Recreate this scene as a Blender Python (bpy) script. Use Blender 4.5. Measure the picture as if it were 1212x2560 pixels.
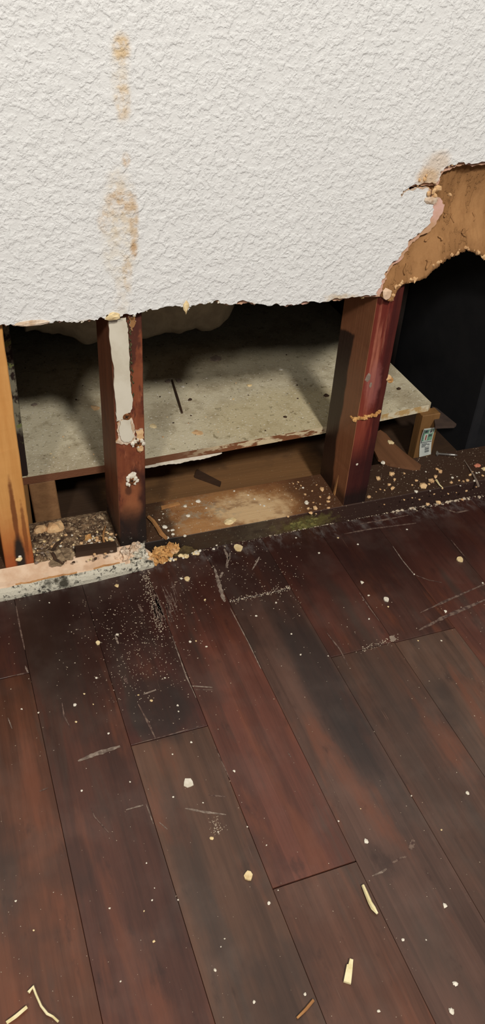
import bpy, bmesh, math, random
import numpy as np
from mathutils import Vector, Matrix, noise as mnoise
from mathutils.geometry import delaunay_2d_cdt

for o in list(bpy.data.objects): bpy.data.objects.remove(o)
SC = bpy.context.scene
COL = SC.collection
U = 0.0927                                   # one floor board width, in metres

# ------------------------------------------------------------------ camera
YAW, PITCH, ROLL, FPX, CH, CX = .393140, .663591, .0706097, 2055.84, 8.60828, -.282407
def cam_axes():
    cy, sy = math.cos(YAW), math.sin(YAW)
    fwd = np.array([sy*math.cos(PITCH), cy*math.cos(PITCH), -math.sin(PITCH)])
    right = np.array([cy, -sy, 0.]); up = np.cross(right, fwd)
    return (math.cos(ROLL)*right + math.sin(ROLL)*up, -math.sin(ROLL)*right + math.cos(ROLL)*up, fwd)
AR, AU, AF = cam_axes()
cam = bpy.data.cameras.new('camera'); camo = bpy.data.objects.new('camera', cam); COL.objects.link(camo)
camo.matrix_world = Matrix(((AR[0], AU[0], -AF[0], CX*U), (AR[1], AU[1], -AF[1], 0), (AR[2], AU[2], -AF[2], CH*U), (0, 0, 0, 1)))
cam.sensor_fit = 'VERTICAL'; cam.sensor_height = 36; cam.sensor_width = 36
cam.lens = FPX/2560*36; cam.clip_start = .02
SC.camera = camo

# ------------------------------------------------------------------ light
def lin(c): return tuple((v/255/12.92 if v/255 <= .04045 else ((v/255+.055)/1.055)**2.4) for v in c)
w = bpy.data.worlds.new('world'); SC.world = w; w.use_nodes = True
w.node_tree.nodes['Background'].inputs[0].default_value = (1, .95, .89, 1)
w.node_tree.nodes['Background'].inputs[1].default_value = .17
def lamp(name, loc, target, size, power, col):
    l = bpy.data.lights.new(name, 'AREA'); l.shape = 'DISK'; l.size = size; l.energy = power; l.color = col
    o = bpy.data.objects.new(name, l); COL.objects.link(o); o.location = loc
    o.rotation_euler = (Vector(target)-Vector(loc)).to_track_quat('-Z', 'Y').to_euler()
    return o
lamp('ceiling_lamp', (.36, -1.30, 2.38), (.36, .80, .2), .26, 73, (1, .972, .925))
lamp('standing_lamp', (-.95, -1.35, 2.05), (.25, .9, .2), .22, 33, (1, .95, .88))
SC.view_settings.view_transform = 'Standard'; SC.view_settings.look = 'None'
SC.view_settings.gamma = 1; SC.view_settings.exposure = -0.1
try: SC.view_settings.use_curve_mapping = False
except Exception: pass

# ------------------------------------------------------------------ pixel -> place helpers (units)
def ray(px, py): return AF + (px-606)/FPX*AR - (py-1280)/FPX*AU
def onY(px, py, Y):
    d = ray(px, py); t = Y/d[1]; return np.array([CX+d[0]*t, Y, CH+d[2]*t])
def onZ(px, py, Z=0.):
    d = ray(px, py); t = (Z-CH)/d[2]; return np.array([CX+d[0]*t, d[1]*t, Z])
def onX(px, py, X):
    d = ray(px, py); t = (X-CX)/d[0]; return np.array([X, d[1]*t, CH+d[2]*t])
def pxsize(p): return FPX/float(np.dot(np.asarray(p)-np.array([CX, 0, CH]), AF))   # pixels per unit there

# ------------------------------------------------------------------ objects
def base_of(o): return np.array(o.get('_b', (0, 0, 0)), float)
BASE = {}
def link(o, parent=None): COL.objects.link(o); o.parent = parent; return o
def thing(name, label, cat, base=(0, 0, 0), group=None):
    o = bpy.data.objects.new(name, None); o.empty_display_size = .02
    COL.objects.link(o); o.location = tuple(np.array(base)*U); BASE[o.name] = np.array(base, float)
    return tag(o, label, cat, group)
def tag(o, label, cat, group=None):
    o['label'] = label; o['category'] = cat
    if group: o['group'] = group
    return o
def struct(o, label=None):
    o['kind'] = 'structure'
    if label: o['label'] = label
    return o
def mk(name, v, f, mats, parent=None, base=None, smooth=False, fm=None):
    """v: vertices in units, in world place"""
    b = BASE.get(parent.name, np.zeros(3)) if parent else (np.array(base, float) if base is not None else np.zeros(3))
    me = bpy.data.meshes.new(name)
    me.from_pydata([tuple((np.asarray(p)-b)*U) for p in v], [], [tuple(int(i) for i in q) for q in f])
    for m in (mats if isinstance(mats, (list, tuple)) else [mats]): me.materials.append(m)
    if fm is not None:
        for p, i in zip(me.polygons, fm): p.material_index = i
    if smooth:
        for p in me.polygons: p.use_smooth = True
    me.validate(); me.update()
    o = bpy.data.objects.new(name, me); link(o, parent)
    if not parent and base is not None: o.location = tuple(b*U)
    BASE[o.name] = b if not parent else np.zeros(3)
    if parent: BASE[o.name] = b     # children of a part share the thing's origin (parts sit at 0,0,0)
    return o
def bm_out(bm):
    bm.verts.ensure_lookup_table(); bm.verts.index_update()
    v = [tuple(x.co) for x in bm.verts]; f = [[x.index for x in q.verts] for q in bm.faces]; bm.free(); return v, f
def boxvf(x0, x1, y0, y1, z0, z1, bev=0., seg=1, cut=0, jit=0., seed=0):
    bm = bmesh.new()
    vs = [bm.verts.new(p) for p in ((x0,y0,z0),(x1,y0,z0),(x1,y1,z0),(x0,y1,z0),(x0,y0,z1),(x1,y0,z1),(x1,y1,z1),(x0,y1,z1))]
    for q in ((0,3,2,1),(4,5,6,7),(0,1,5,4),(1,2,6,5),(2,3,7,6),(3,0,4,7)): bm.faces.new([vs[i] for i in q])
    if bev: bmesh.ops.bevel(bm, geom=bm.edges[:], offset=bev, segments=seg, affect='EDGES', profile=.6)
    if cut: bmesh.ops.subdivide_edges(bm, edges=bm.edges[:], cuts=cut, use_grid_fill=True)
    if jit:
        for q in bm.verts:
            n = mnoise.noise_vector(Vector(q.co)*2.3+Vector((seed, seed*.7, 0))); q.co += n*jit
    return bm_out(bm)
def prism(pts, z0, z1):
    """polygon in plan (x,y) extruded in z"""
    n = len(pts); v = [(x, y, z0) for x, y in pts]+[(x, y, z1) for x, y in pts]
    f = [list(range(n))[::-1], list(range(n, 2*n))]+[[i, (i+1) % n, n+(i+1) % n, n+i] for i in range(n)]
    bm = bmesh.new(); vs = [bm.verts.new(p) for p in v]
    for q in f: bm.faces.new([vs[i] for i in q])
    bmesh.ops.recalc_face_normals(bm, faces=bm.faces[:]); bmesh.ops.triangulate(bm, faces=[q for q in bm.faces if len(q.verts) > 4])
    return bm_out(bm)
def sheet(pts, y0, y1):
    """outline in (x,z) extruded from y0 (front) to y1 (back); material 1 on the rim"""
    n = len(pts)
    if sum(pts[i][0]*pts[(i+1) % n][1]-pts[(i+1) % n][0]*pts[i][1] for i in range(n)) < 0: pts = pts[::-1]
    cv, _, cf, _, _, _ = delaunay_2d_cdt([Vector((float(p[0]), float(p[1]))) for p in pts], [], [list(range(n))], 1, 1e-6)
    k = len(cv); v = [(p.x, y0, p.y) for p in cv]+[(p.x, y1, p.y) for p in cv]
    f = [tuple(q) for q in cf]+[tuple(k+i for i in q)[::-1] for q in cf]; fm = [0]*len(f); b = len(v)
    v += [(p[0], y0, p[1]) for p in pts]+[(p[0], y1, p[1]) for p in pts]
    f += [(b+(i+1) % n, b+i, b+n+i, b+n+(i+1) % n) for i in range(n)]; fm += [1]*n
    return v, f, fm
def tube(pts, r, n=6, caps=True):
    P = [np.array(p, float) for p in pts]; R = r if isinstance(r, (list, tuple)) else [r]*len(P)
    v, f = [], []
    for i, p in enumerate(P):
        t = P[min(i+1, len(P)-1)]-P[max(i-1, 0)]; t /= np.linalg.norm(t)
        a = np.cross(t, (0, 0, 1)); a = a if np.linalg.norm(a) > .05 else np.cross(t, (0, 1, 0)); a /= np.linalg.norm(a); b = np.cross(a, t)
        for k in range(n):
            q = 2*math.pi*k/n; v.append(p+R[i]*(math.cos(q)*a+math.sin(q)*b))
    for i in range(len(P)-1):
        for k in range(n): f.append((i*n+k, i*n+(k+1) % n, (i+1)*n+(k+1) % n, (i+1)*n+k))
    if caps: f.append(tuple(range(n))[::-1]); f.append(tuple((len(P)-1)*n+k for k in range(n)))
    return v, f
def rough(pts, amp, it, rnd, closed=False):
    P = [np.array(p, float) for p in pts]
    for k in range(it):
        Q = []
        for i in range(len(P)-(0 if closed else 1)):
            a, b = P[i], P[(i+1) % len(P)]; L = np.linalg.norm(b-a)
            if L < 1e-9: continue
            nrm = np.array([-(b-a)[1], (b-a)[0]])/L
            Q += [a, (a+b)/2+nrm*rnd.uniform(-1, 1)*min(amp, .33*L)]
        if not closed: Q.append(P[-1])
        P = Q; amp *= .62
    return P
def lump(seed, sub=2, amp=.35, freq=1.6, sq=(1, 1, 1)):
    bm = bmesh.new(); bmesh.ops.create_icosphere(bm, subdivisions=sub, radius=1)
    for q in bm.verts:
        d = 1+amp*mnoise.noise(q.co*freq+Vector((seed*3.1, seed*1.7, seed)))+.5*amp*mnoise.noise(q.co*freq*2.3+Vector((seed, 5, seed*2)))
        q.co = Vector((q.co.x*d*sq[0], q.co.y*d*sq[1], q.co.z*d*sq[2]))
    return bm_out(bm)
def place(vf, loc, s, rz=0.):
    c, n = math.cos(rz), math.sin(rz); s = s if isinstance(s, (tuple, list)) else (s, s, s)
    return [(loc[0]+(p[0]*s[0]*c-p[1]*s[1]*n), loc[1]+(p[0]*s[0]*n+p[1]*s[1]*c), loc[2]+p[2]*s[2]) for p in vf[0]], vf[1]
def join(parts):
    v, f = [], []
    for a, b in parts: k = len(v); v += list(a); f += [tuple(i+k for i in q) for q in b]
    return v, f

# ------------------------------------------------------------------ materials
class Mat:
    def __init__(s, name, rough=.7, spec=.4):
        s.m = bpy.data.materials.new(name); s.m.use_nodes = True; s.t = s.m.node_tree; s.p = s.t.nodes['Principled BSDF']
        s.p.inputs['Roughness'].default_value = rough; s.p.inputs['Specular IOR Level'].default_value = spec
        g = s.t.nodes.new('ShaderNodeNewGeometry'); sc = s.t.nodes.new('ShaderNodeVectorMath'); sc.operation = 'SCALE'
        s.t.links.new(g.outputs['Position'], sc.inputs[0]); sc.inputs['Scale'].default_value = 1/U; s.pos = sc.outputs[0]
        sp = s.t.nodes.new('ShaderNodeSeparateXYZ'); s.t.links.new(s.pos, sp.inputs[0]); s.x, s.y, s.z = sp.outputs
        s.nz = s.t.nodes.new('ShaderNodeSeparateXYZ'); s.t.links.new(g.outputs['Normal'], s.nz.inputs[0])
    def _in(s, sock, v):
        if isinstance(v, bpy.types.NodeSocket): s.t.links.new(v, sock)
        elif isinstance(v, tuple): sock.default_value = (*lin(v), 1) if len(v) == 3 else v
        else: sock.default_value = v
    def math(s, op, a, b=0., clamp=False):
        n = s.t.nodes.new('ShaderNodeMath'); n.operation = op; n.use_clamp = clamp; s._in(n.inputs[0], a); s._in(n.inputs[1], b); return n.outputs[0]
    def step(s, v, a, b):
        n = s.t.nodes.new('ShaderNodeMapRange'); n.interpolation_type = 'SMOOTHSTEP'
        s._in(n.inputs['Value'], v); n.inputs['From Min'].default_value = a; n.inputs['From Max'].default_value = b; return n.outputs[0]
    def stretch(s, sc, off=(0, 0, 0), rnd=False):
        n = s.t.nodes.new('ShaderNodeVectorMath'); n.operation = 'MULTIPLY_ADD'; s.t.links.new(s.pos, n.inputs[0]); n.inputs[1].default_value = sc; n.inputs[2].default_value = off
        if rnd:
            oi = s.t.nodes.new('ShaderNodeObjectInfo'); k = s.math('MULTIPLY', oi.outputs['Random'], 57.); s.t.links.new(k, n.inputs[2])
        return n.outputs[0]
    def noise(s, scale, detail=4, rough=.55, sc=None, off=(0, 0, 0), dist=0., rnd=False):
        n = s.t.nodes.new('ShaderNodeTexNoise'); n.inputs['Scale'].default_value = scale; n.inputs['Detail'].default_value = detail
        n.inputs['Roughness'].default_value = rough; n.inputs['Distortion'].default_value = dist
        s.t.links.new(s.stretch(sc or (1, 1, 1), off, rnd), n.inputs['Vector']); return n.outputs['Fac']
    def voro(s, scale, feature='F1', sc=None, out='Distance', smooth=.4):
        n = s.t.nodes.new('ShaderNodeTexVoronoi'); n.feature = feature; n.inputs['Scale'].default_value = scale
        if feature == 'SMOOTH_F1': n.inputs['Smoothness'].default_value = smooth
        s.t.links.new(s.stretch(sc or (1, 1, 1)), n.inputs['Vector']); return n.outputs[out]
    def mix(s, f, a, b, mode='MIX'):
        n = s.t.nodes.new('ShaderNodeMix'); n.data_type = 'RGBA'; n.blend_type = mode; s._in(n.inputs[0], f); s._in(n.inputs[6], a); s._in(n.inputs[7], b); return n.outputs[2]
    def ell(s, cx, cy, rx, ry, ax='xz', n=.35, ns=3., soft=.35, k=1.):
        a = s.math('DIVIDE', s.math('SUBTRACT', getattr(s, ax[0]), cx), rx); b = s.math('DIVIDE', s.math('SUBTRACT', getattr(s, ax[1]), cy), ry)
        d = s.math('SQRT', s.math('ADD', s.math('MULTIPLY', a, a), s.math('MULTIPLY', b, b)))
        d = s.math('ADD', d, s.math('MULTIPLY', s.math('SUBTRACT', s.noise(ns, 5, .65, off=(cx*3, cy*2, 1)), .5), 2*n))
        return s.math('MULTIPLY', s.math('SUBTRACT', 1., s.step(d, 1-soft, 1+soft)), k)
    def cut(s, v, a, soft, n=.0, ns=3.):
        """0 below a, 1 above, wobbling"""
        if n: v = s.math('ADD', v, s.math('MULTIPLY', s.math('SUBTRACT', s.noise(ns, 5, .65, off=(a*3, 2, a)), .5), 2*n))
        return s.step(v, a-soft, a+soft)
    def mul(s, a, b): return s.math('MULTIPLY', a, b)
    def inv(s, a): return s.math('SUBTRACT', 1., a)
    def bump(s, h, dist, strength=1.):
        b = s.t.nodes.new('ShaderNodeBump'); s._in(b.inputs['Height'], h); b.inputs['Distance'].default_value = dist; b.inputs['Strength'].default_value = strength
        s.t.links.new(b.outputs[0], s.p.inputs['Normal'])
    def out(s, c): s._in(s.p.inputs['Base Color'], c); return s.m
def plain(name, a, b, scale=6., rough=.8, bump=0., spec=.3, lo=.35, hi=.65):
    m = Mat(name, rough, spec); n = m.noise(scale, 5, .6)
    if bump: m.bump(n, bump)
    return m.out(m.mix(m.step(n, lo, hi), a, b))

# --- painted wall with orange peel texture and water stains
m = Mat('wall_paint', .62, .35)
h1 = m.noise(13, 3, .55, dist=.2); h2 = m.noise(34, 3, .6); hv = m.step(h1, .40, .66)
m.bump(m.math('ADD', m.math('ADD', m.mul(hv, .8), m.mul(m.noise(19, 2, .5, off=(3, 1, 8)), .8)), m.mul(h2, .3)), .0012, .8)
c = m.mix(m.noise(1.2, 3), (213, 212, 209), (218, 217, 214))
WY = 9.34
def wst(px, py, rx, ry, k, n=.55, ns=5.):
    q = onY(px, py, WY); return m.ell(q[0], q[2], rx/pxsize(q), ry/pxsize(q)*1.12, 'xz', n, ns, .45, k)
grit = m.step(m.noise(11, 3, .6), .36, .62)
for px, py, rx, ry, k, cc in ((304, 122, 20, 26, .75, (196, 160, 104)), (300, 190, 22, 80, .30, (206, 184, 146)), (306, 250, 18, 42, .55, (199, 166, 116)),
        (315, 398, 10, 14, .6, (190, 150, 96)), (298, 520, 36, 68, .42, (200, 172, 126)), (300, 506, 30, 24, .55, (184, 144, 92)),
        (334, 560, 12, 60, .6, (184, 146, 92)), (258, 548, 14, 26, .45, (192, 156, 104)), (300, 620, 42, 70, .28, (205, 186, 150)),
        (334, 625, 8, 18, .7, (180, 136, 80)), (318, 680, 12, 36, .55, (196, 164, 118)), (306, 740, 20, 60, .25, (210, 190, 160))):
    c = m.mix(m.mul(wst(px, py, rx, ry, k), m.math('ADD', m.mul(grit, .75), .25)), c, cc)
for px, py, rx, ry, k in ((1068, 444, 32, 20, .7), (1095, 405, 34, 22, .4), (1085, 480, 16, 22, .85)):
    c = m.mix(wst(px, py, rx, ry, k, .5, 6.), c, (190, 150, 96))
# brownish bruised torn rim here and there along the lower edge
rim = m.mul(m.inv(m.cut(m.z, 4.17, .03, .05, 5.)), m.step(m.noise(2.2, 4, .6, off=(7, 0, 0)), .52, .66))
c = m.mix(m.mul(rim, .8), c, (186, 162, 128))
WALL = m.out(c)
GYP = plain('gypsum_core', (214, 196, 176), (176, 148, 120), 9, .95, .001)
PINK = plain('torn_pink_paper', (206, 164, 150), (186, 146, 112), 4, .9, .0006)
m = Mat('brown_backing_paper', .85, .2)
n = m.noise(7, 6, .65); fl = m.noise(2.2, 5, .7, sc=(1.6, 1, .7), off=(2, 0, 5)); m.bump(m.math('ADD', n, m.mul(m.step(fl, .56, .58), .7)), .0009)
TAN = m.out(m.mix(m.step(fl, .4, .6), m.mix(n, (150, 108, 68), (162, 120, 78)), (140, 100, 62)))
m = Mat('mouldy_wall_remnant', .85, .2)
n = m.noise(5.2, 7, .72); sp = m.noise(17, 5, .75, off=(4, 4, 4)); m.bump(m.math('ADD', n, sp), .002)
c = m.mix(n, (188, 180, 160), (214, 208, 190)); c = m.mix(m.mul(m.step(sp, .50, .58), m.step(n, .44, .56)), c, (58, 54, 48)); c = m.mix(m.step(m.noise(2.6, 5, .6, off=(9, 1, 2)), .56, .66), c, (70, 66, 56))
MOULD = m.out(c)
PINKGYP = plain('peach_gypsum', (216, 188, 160), (198, 164, 134), 3.5, .95, .001)

def wood(name, dark, light, ax='z', rough=.6, scale=5., bump=.0006, spec=.35):
    m = Mat(name, rough, spec)
    sc = {'z': (1, 1, .06), 'x': (.06, 1, 1), 'y': (1, .06, 1)}[ax]
    g = m.noise(scale, 6, .62, sc=sc, dist=.4); g2 = m.noise(scale*5, 4, .6, sc=sc)
    m.bump(m.math('ADD', g, m.mul(g2, .7)), bump); m.grain = g; m.fine = g2
    m.c = m.mix(m.math('ADD', m.mul(m.step(g, .3, .7), .7), m.mul(g2, .3)), dark, light)
    return m
# stud by the left frame edge: pale fir, orange-red and charred towards the foot
m = wood('fir_stud_wood', (186, 128, 66), (214, 160, 96))
c = m.c
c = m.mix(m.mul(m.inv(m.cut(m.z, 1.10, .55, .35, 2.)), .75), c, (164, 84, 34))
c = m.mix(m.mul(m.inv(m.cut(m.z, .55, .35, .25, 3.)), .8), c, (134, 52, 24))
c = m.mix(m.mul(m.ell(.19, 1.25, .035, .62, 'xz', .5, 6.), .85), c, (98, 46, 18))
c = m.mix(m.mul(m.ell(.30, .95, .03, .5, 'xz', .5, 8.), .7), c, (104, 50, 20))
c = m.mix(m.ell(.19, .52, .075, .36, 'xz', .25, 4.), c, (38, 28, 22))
FIR = m.out(c)
# middle stud: brown, red-stained, black foot
m = wood('stained_stud_wood', (104, 52, 32), (134, 74, 46))
c = m.c
c = m.mix(m.mul(m.step(m.noise(2.4, 4, .6, off=(1, 5, 2)), .5, .66), .7), c, (84, 36, 26))
side = m.inv(m.step(m.x, 1.67, 1.69))
c = m.mix(m.mul(m.inv(side), m.mul(m.step(m.noise(3.6, 6, .7, sc=(1, 1, .35), off=(6, 2, 9)), .5, .6), .8)), c, (62, 30, 24))
c = m.mix(m.mul(m.mul(m.inv(side), m.step(m.noise(8, 6, .7, sc=(1, 1, .3), off=(2, 2, 9)), .54, .66)), .5), c, (156, 94, 66))
c = m.mix(m.mul(side, .75), c, m.mix(m.grain, (112, 74, 52), (148, 104, 76)))
c = m.mix(m.mul(m.mul(m.cut(m.x, 1.95, .03, .03, 5.), m.inv(m.cut(m.z, 1.75, .15, .15, 3.))), .85), c, (42, 22, 18))
c = m.mix(m.mul(m.ell(1.86, .98, .15, .26, 'xz', .3, 5.), .75), c, (150, 92, 58))
c = m.mix(m.mul(m.ell(1.86, 1.42, .16, .22, 'xz', .3, 5.), .7), c, (142, 84, 52))
c = m.mix(m.mul(m.ell(1.83, 1.37, .05, .08, 'xz', .3, 8.), .8), c, (70, 40, 26))
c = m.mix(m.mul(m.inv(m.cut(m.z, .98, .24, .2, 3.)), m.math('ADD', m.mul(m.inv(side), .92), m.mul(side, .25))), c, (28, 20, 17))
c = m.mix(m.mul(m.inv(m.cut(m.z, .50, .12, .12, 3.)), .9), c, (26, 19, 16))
c = m.mix(m.mul(m.inv(m.step(m.z, .3, .75)), m.mul(m.step(m.noise(26, 3, .5), .62, .70), .6)), c, (150, 140, 124))
STUD2 = m.out(c)
# right stud: brown side with a black damp patch behind, wine-red stained face
m = wood('wine_red_stud_wood', (92, 34, 28), (132, 62, 46), rough=.42)
c = m.c
c = m.mix(m.mul(m.step(m.noise(4, 5, .7, sc=(1, 1, .05), off=(8, 2, 1)), .5, .62), .8), c, (74, 24, 24))
c = m.mix(m.mul(m.mul(m.step(m.noise(7, 6, .65, sc=(1, 1, .06), off=(1, 9, 4)), .5, .64), m.cut(m.z, 2.1, .6, .5, 2.)), .7), c, (168, 104, 82))
c = m.mix(m.mul(m.cut(m.x, 5.73, .03, .04, 3.), .75), c, (54, 22, 21))
c = m.mix(m.mul(m.ell(5.62, 2.6, .12, .35, 'xz', .6, 5.), .5), c, (150, 92, 86))
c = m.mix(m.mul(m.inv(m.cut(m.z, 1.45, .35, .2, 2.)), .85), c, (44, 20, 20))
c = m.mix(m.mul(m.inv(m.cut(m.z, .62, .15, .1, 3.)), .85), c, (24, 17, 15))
side = m.inv(m.step(m.x, 5.456, 5.466))
sc_ = m.mix(m.grain, (140, 90, 62), (160, 106, 74))
wob = m.mul(m.math('SUBTRACT', m.noise(1.1, 3, .5), .5), .25)
damp = m.mul(m.cut(m.math('ADD', m.y, wob), 9.99, .03), m.inv(m.cut(m.math('ADD', m.z, m.mul(m.y, .25)), 5.70, .03, .08, 2.)))
sc_ = m.mix(m.mul(damp, .93), sc_, (38, 27, 25))
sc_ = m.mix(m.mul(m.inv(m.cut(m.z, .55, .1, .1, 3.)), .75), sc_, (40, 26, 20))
c = m.mix(side, c, sc_)
STUD3 = m.out(c)
DARKRED = wood('dark_red_wood', (44, 18, 16), (66, 28, 22)); DARKRED = DARKRED.out(DARKRED.c)
# sill plate
m = wood('sill_plate_wood', (92, 56, 32), (118, 74, 42), 'x', .7)
c = m.c
c = m.mix(m.mul(m.ell(3.6, 9.9, 1.15, .6, 'xy', .5, 2.5), .85), c, (158, 112, 68))
c = m.mix(m.mul(m.ell(3.92, 9.78, .62, .42, 'xy', .9, 5., .4), .9), c, (206, 174, 130))
c = m.mix(m.mul(m.mul(m.ell(3.0, 9.9, .6, .5, 'xy', .6, 4.), m.step(m.noise(6, 6, .7), .48, .6)), .6), c, (150, 138, 116))
c = m.mix(m.mul(m.mul(m.ell(3.5, 9.9, 1.2, .6, 'xy', .3, 4.), m.step(m.noise(3.5, 6, .7, sc=(.5, 1, 1), off=(3, 1, 2)), .5, .62)), .6), c, (112, 70, 40))
c = m.mix(m.mul(m.ell(3.0, 9.6, .5, .18, 'xy', .4, 4.), .6), c, (176, 128, 80))
c = m.mix(m.mul(m.inv(m.cut(m.x, 2.62, .1, .15, 3.)), .8), c, (52, 36, 24))
c = m.mix(m.mul(m.cut(m.x, 4.75, .3, .3, 2.), .8), c, (70, 44, 26))
c = m.mix(m.mul(m.cut(m.x, 5.6, .2, .2, 2.), .75), c, (50, 34, 24))
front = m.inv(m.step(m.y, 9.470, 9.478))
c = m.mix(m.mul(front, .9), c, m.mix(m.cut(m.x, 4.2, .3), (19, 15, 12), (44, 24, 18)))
c = m.mix(m.mul(m.mul(front, m.ell(4.80, .11, .46, .13, 'xz', 1.3, 9., .5)), .6), c, (100, 92, 44))
c = m.mix(m.mul(m.step(m.noise(30, 3, .5), .66, .71), .45), c, (200, 186, 156))
SILL = m.out(c)
m = wood('subfloor_wood_bay_shade', (104, 74, 46), (124, 88, 54), 'x', .6)
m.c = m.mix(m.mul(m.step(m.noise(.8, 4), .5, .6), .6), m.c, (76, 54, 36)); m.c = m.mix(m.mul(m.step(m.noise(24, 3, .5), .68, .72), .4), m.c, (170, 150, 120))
m.c = m.mix(m.mul(m.math('MAXIMUM', m.cut(m.x, 5.75, .25, .2), m.inv(m.cut(m.x, 1.85, .2, .2))), .85), m.c, (42, 31, 24))  # shade in the left and right bays painted into the wood colour
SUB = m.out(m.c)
BLOCK = wood('support_block_wood', (108, 76, 48), (134, 98, 64), 'y', .7); BLOCK = BLOCK.out(BLOCK.c)
BLOCKY = wood('yellow_support_wood', (104, 72, 38), (126, 90, 50), 'z', .7); BLOCKY = BLOCKY.out(BLOCKY.c)
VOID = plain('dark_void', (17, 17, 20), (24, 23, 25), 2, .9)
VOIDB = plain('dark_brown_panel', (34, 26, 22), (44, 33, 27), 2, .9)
# cabinet floor board: dirty cream laminate with mould spots
m = Mat('dirty_cream_laminate', .6, .35)
n = m.noise(1.6, 6, .6); c = m.mix(n, (194, 181, 150), (214, 203, 174))
c = m.mix(m.mul(m.step(m.noise(.75, 6, .65, off=(4, 2, 0)), .46, .62), .6), c, (156, 140, 112))
c = m.mix(m.mul(m.step(m.noise(4, 6, .7, off=(4, 7, 0)), .52, .68), .5), c, (138, 122, 92))
yy = m.ell(5.2, 11.1, 1.6, .8, 'xy', .4, 2.)
c = m.mix(m.mul(yy, .35), c, (186, 164, 108))
c = m.mix(m.mul(m.step(m.noise(9, 4, .6, off=(1, 1, 1)), .62, .68), .55), c, (108, 94, 62))
c = m.mix(m.mul(m.step(m.noise(26, 3, .55), .62, .67), .8), c, (230, 222, 204))
c = m.mix(m.mul(m.step(m.noise(21, 3, .5, off=(7, 3, 1)), .68, .71), .8), c, (60, 50, 36))
m.bump(m.noise(26, 3), .0006)
up = m.step(m.nz.outputs[2], .4, .6)
edge = m.mix(m.step(m.noise(5, 4, .6, sc=(.6, 1, 2)), .46, .54), (118, 74, 46), (196, 178, 144))
edge = m.mix(m.inv(m.cut(m.x, 3.3, .5, .2)), edge, (104, 66, 44))
edge = m.mix(m.cut(m.x, 5.8, .2), edge, m.mix(m.step(m.noise(4, 5, .6, off=(2, 2, 2)), .4, .55), (178, 146, 96), (204, 192, 164)))
LAM = m.out(m.mix(up, edge, c))
CHIPW = plain('white_paint_chip', (222, 214, 198), (206, 196, 176), 12, .8)
CHIPC = plain('cream_chip', (228, 206, 160), (206, 178, 128), 12, .85)
CHIPT = plain('tan_gypsum_crumb', (214, 178, 132), (190, 148, 104), 10, .95, .0006)
CHIPO = plain('orange_foam_crumb', (206, 160, 100), (168, 118, 66), 10, .95, .001)
CHIPP = plain('pink_crumb', (188, 120, 92), (170, 98, 76), 10, .95)
CHIPG = plain('grey_crumb', (120, 104, 92), (146, 128, 112), 10, .95)
CHIPB = plain('dark_bark_crumb', (50, 36, 26), (74, 52, 36), 10, .9)
STRAW = plain('pale_straw', (232, 220, 176), (212, 194, 140), 8, .6)
TWIG = plain('tan_splinter', (176, 128, 78), (150, 104, 62), 6, .7)
DARKW = wood('dark_splinter_wood', (46, 32, 23), (68, 47, 32), 'x'); DARKW = DARKW.out(DARKW.c)
WEDGE = wood('brown_offcut_wood', (94, 62, 40), (116, 78, 52), 'y'); WEDGE = WEDGE.out(WEDGE.c)
PLY = plain('dark_plywood', (58, 46, 40), (70, 55, 46), 4, .8)
PLASTER = plain('smooth_plaster', (206, 198, 180), (190, 180, 160), 2, .7)
RUST = plain('rusty_screw', (134, 84, 44), (92, 54, 30), 20, .6, .0003)
DARKHOLE = plain('screw_recess', (50, 34, 24), (66, 44, 28), 10, .9)
m = Mat('screw_steel', .35, .5); m.p.inputs['Metallic'].default_value = .7; STEEL = m.out((150, 144, 138))
INS = plain('grey_insulation', (146, 131, 112), (166, 150, 128), 3, .95, .003)
m = Mat('mouldy_panel', .8, .2)
n = m.noise(3.4, 6, .7, sc=(1, 1, .6)); m.bump(n, .001)
c = m.mix(m.mul(m.step(n, .46, .54), m.cut(m.z, 2.0, .12, .2, 3.)), (40, 28, 24), (124, 118, 98)); c = m.mix(m.mul(m.step(m.noise(6, 4, .6, off=(3, 3, 3)), .6, .66), m.cut(m.z, 1.8, .2)), c, (112, 116, 72))
MPANEL = m.out(c)
m = Mat('rubble_dirt', .95, .2)
n = m.noise(9, 6, .7); m.bump(m.math('ADD', n, m.noise(24, 4, .7)), .003)
c = m.mix(m.step(n, .36, .66), (66, 48, 36), (150, 122, 92)); c = m.mix(m.mul(m.step(m.noise(21, 4, .6, off=(2, 6, 1)), .54, .64), .85), c, (196, 172, 138))
DIRT = m.out(c)
# floor boards: dark mahogany, semi gloss, dusty near the wall
m = Mat('mahogany_floor_board', .36, .5)
oi = m.t.nodes.new('ShaderNodeObjectInfo')
g = m.noise(6, 6, .65, sc=(1, .05, 1), rnd=True); g2 = m.noise(26, 5, .6, sc=(1, .04, 1), rnd=True)
strip = m.t.nodes.new('ShaderNodeTexWhiteNoise'); strip.noise_dimensions = '1D'
xs = m.math('FLOOR', m.math('ADD', m.mul(m.x, 5.), m.mul(oi.outputs['Random'], 3.))); m.t.links.new(m.math('ADD', xs, m.mul(oi.outputs['Random'], 91.)), strip.inputs['W'])
patch = m.noise(1.15, 4, .55, sc=(1, .45, 1), rnd=True)
val = m.math('ADD', m.math('ADD', m.mul(g, .9), m.mul(g2, .5)), m.math('ADD', m.mul(strip.outputs['Value'], .26), m.mul(patch, .9)))
shade = m.math('ADD', .48, m.mul(m.step(val, .75, 1.75), .85))
c = m.mix(1., oi.outputs['Color'], shade, 'MULTIPLY')
hue = m.noise(2.2, 5, .6, sc=(1, .16, 1), rnd=True, dist=.3)
c = m.mix(m.mul(m.step(hue, .50, .68), .75), c, (66, 52, 44))
c = m.mix(m.mul(m.inv(m.step(hue, .34, .46)), .45), c, (112, 62, 40))
mott = m.noise(4.5, 5, .65, sc=(1, .4, 1), rnd=True)
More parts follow.
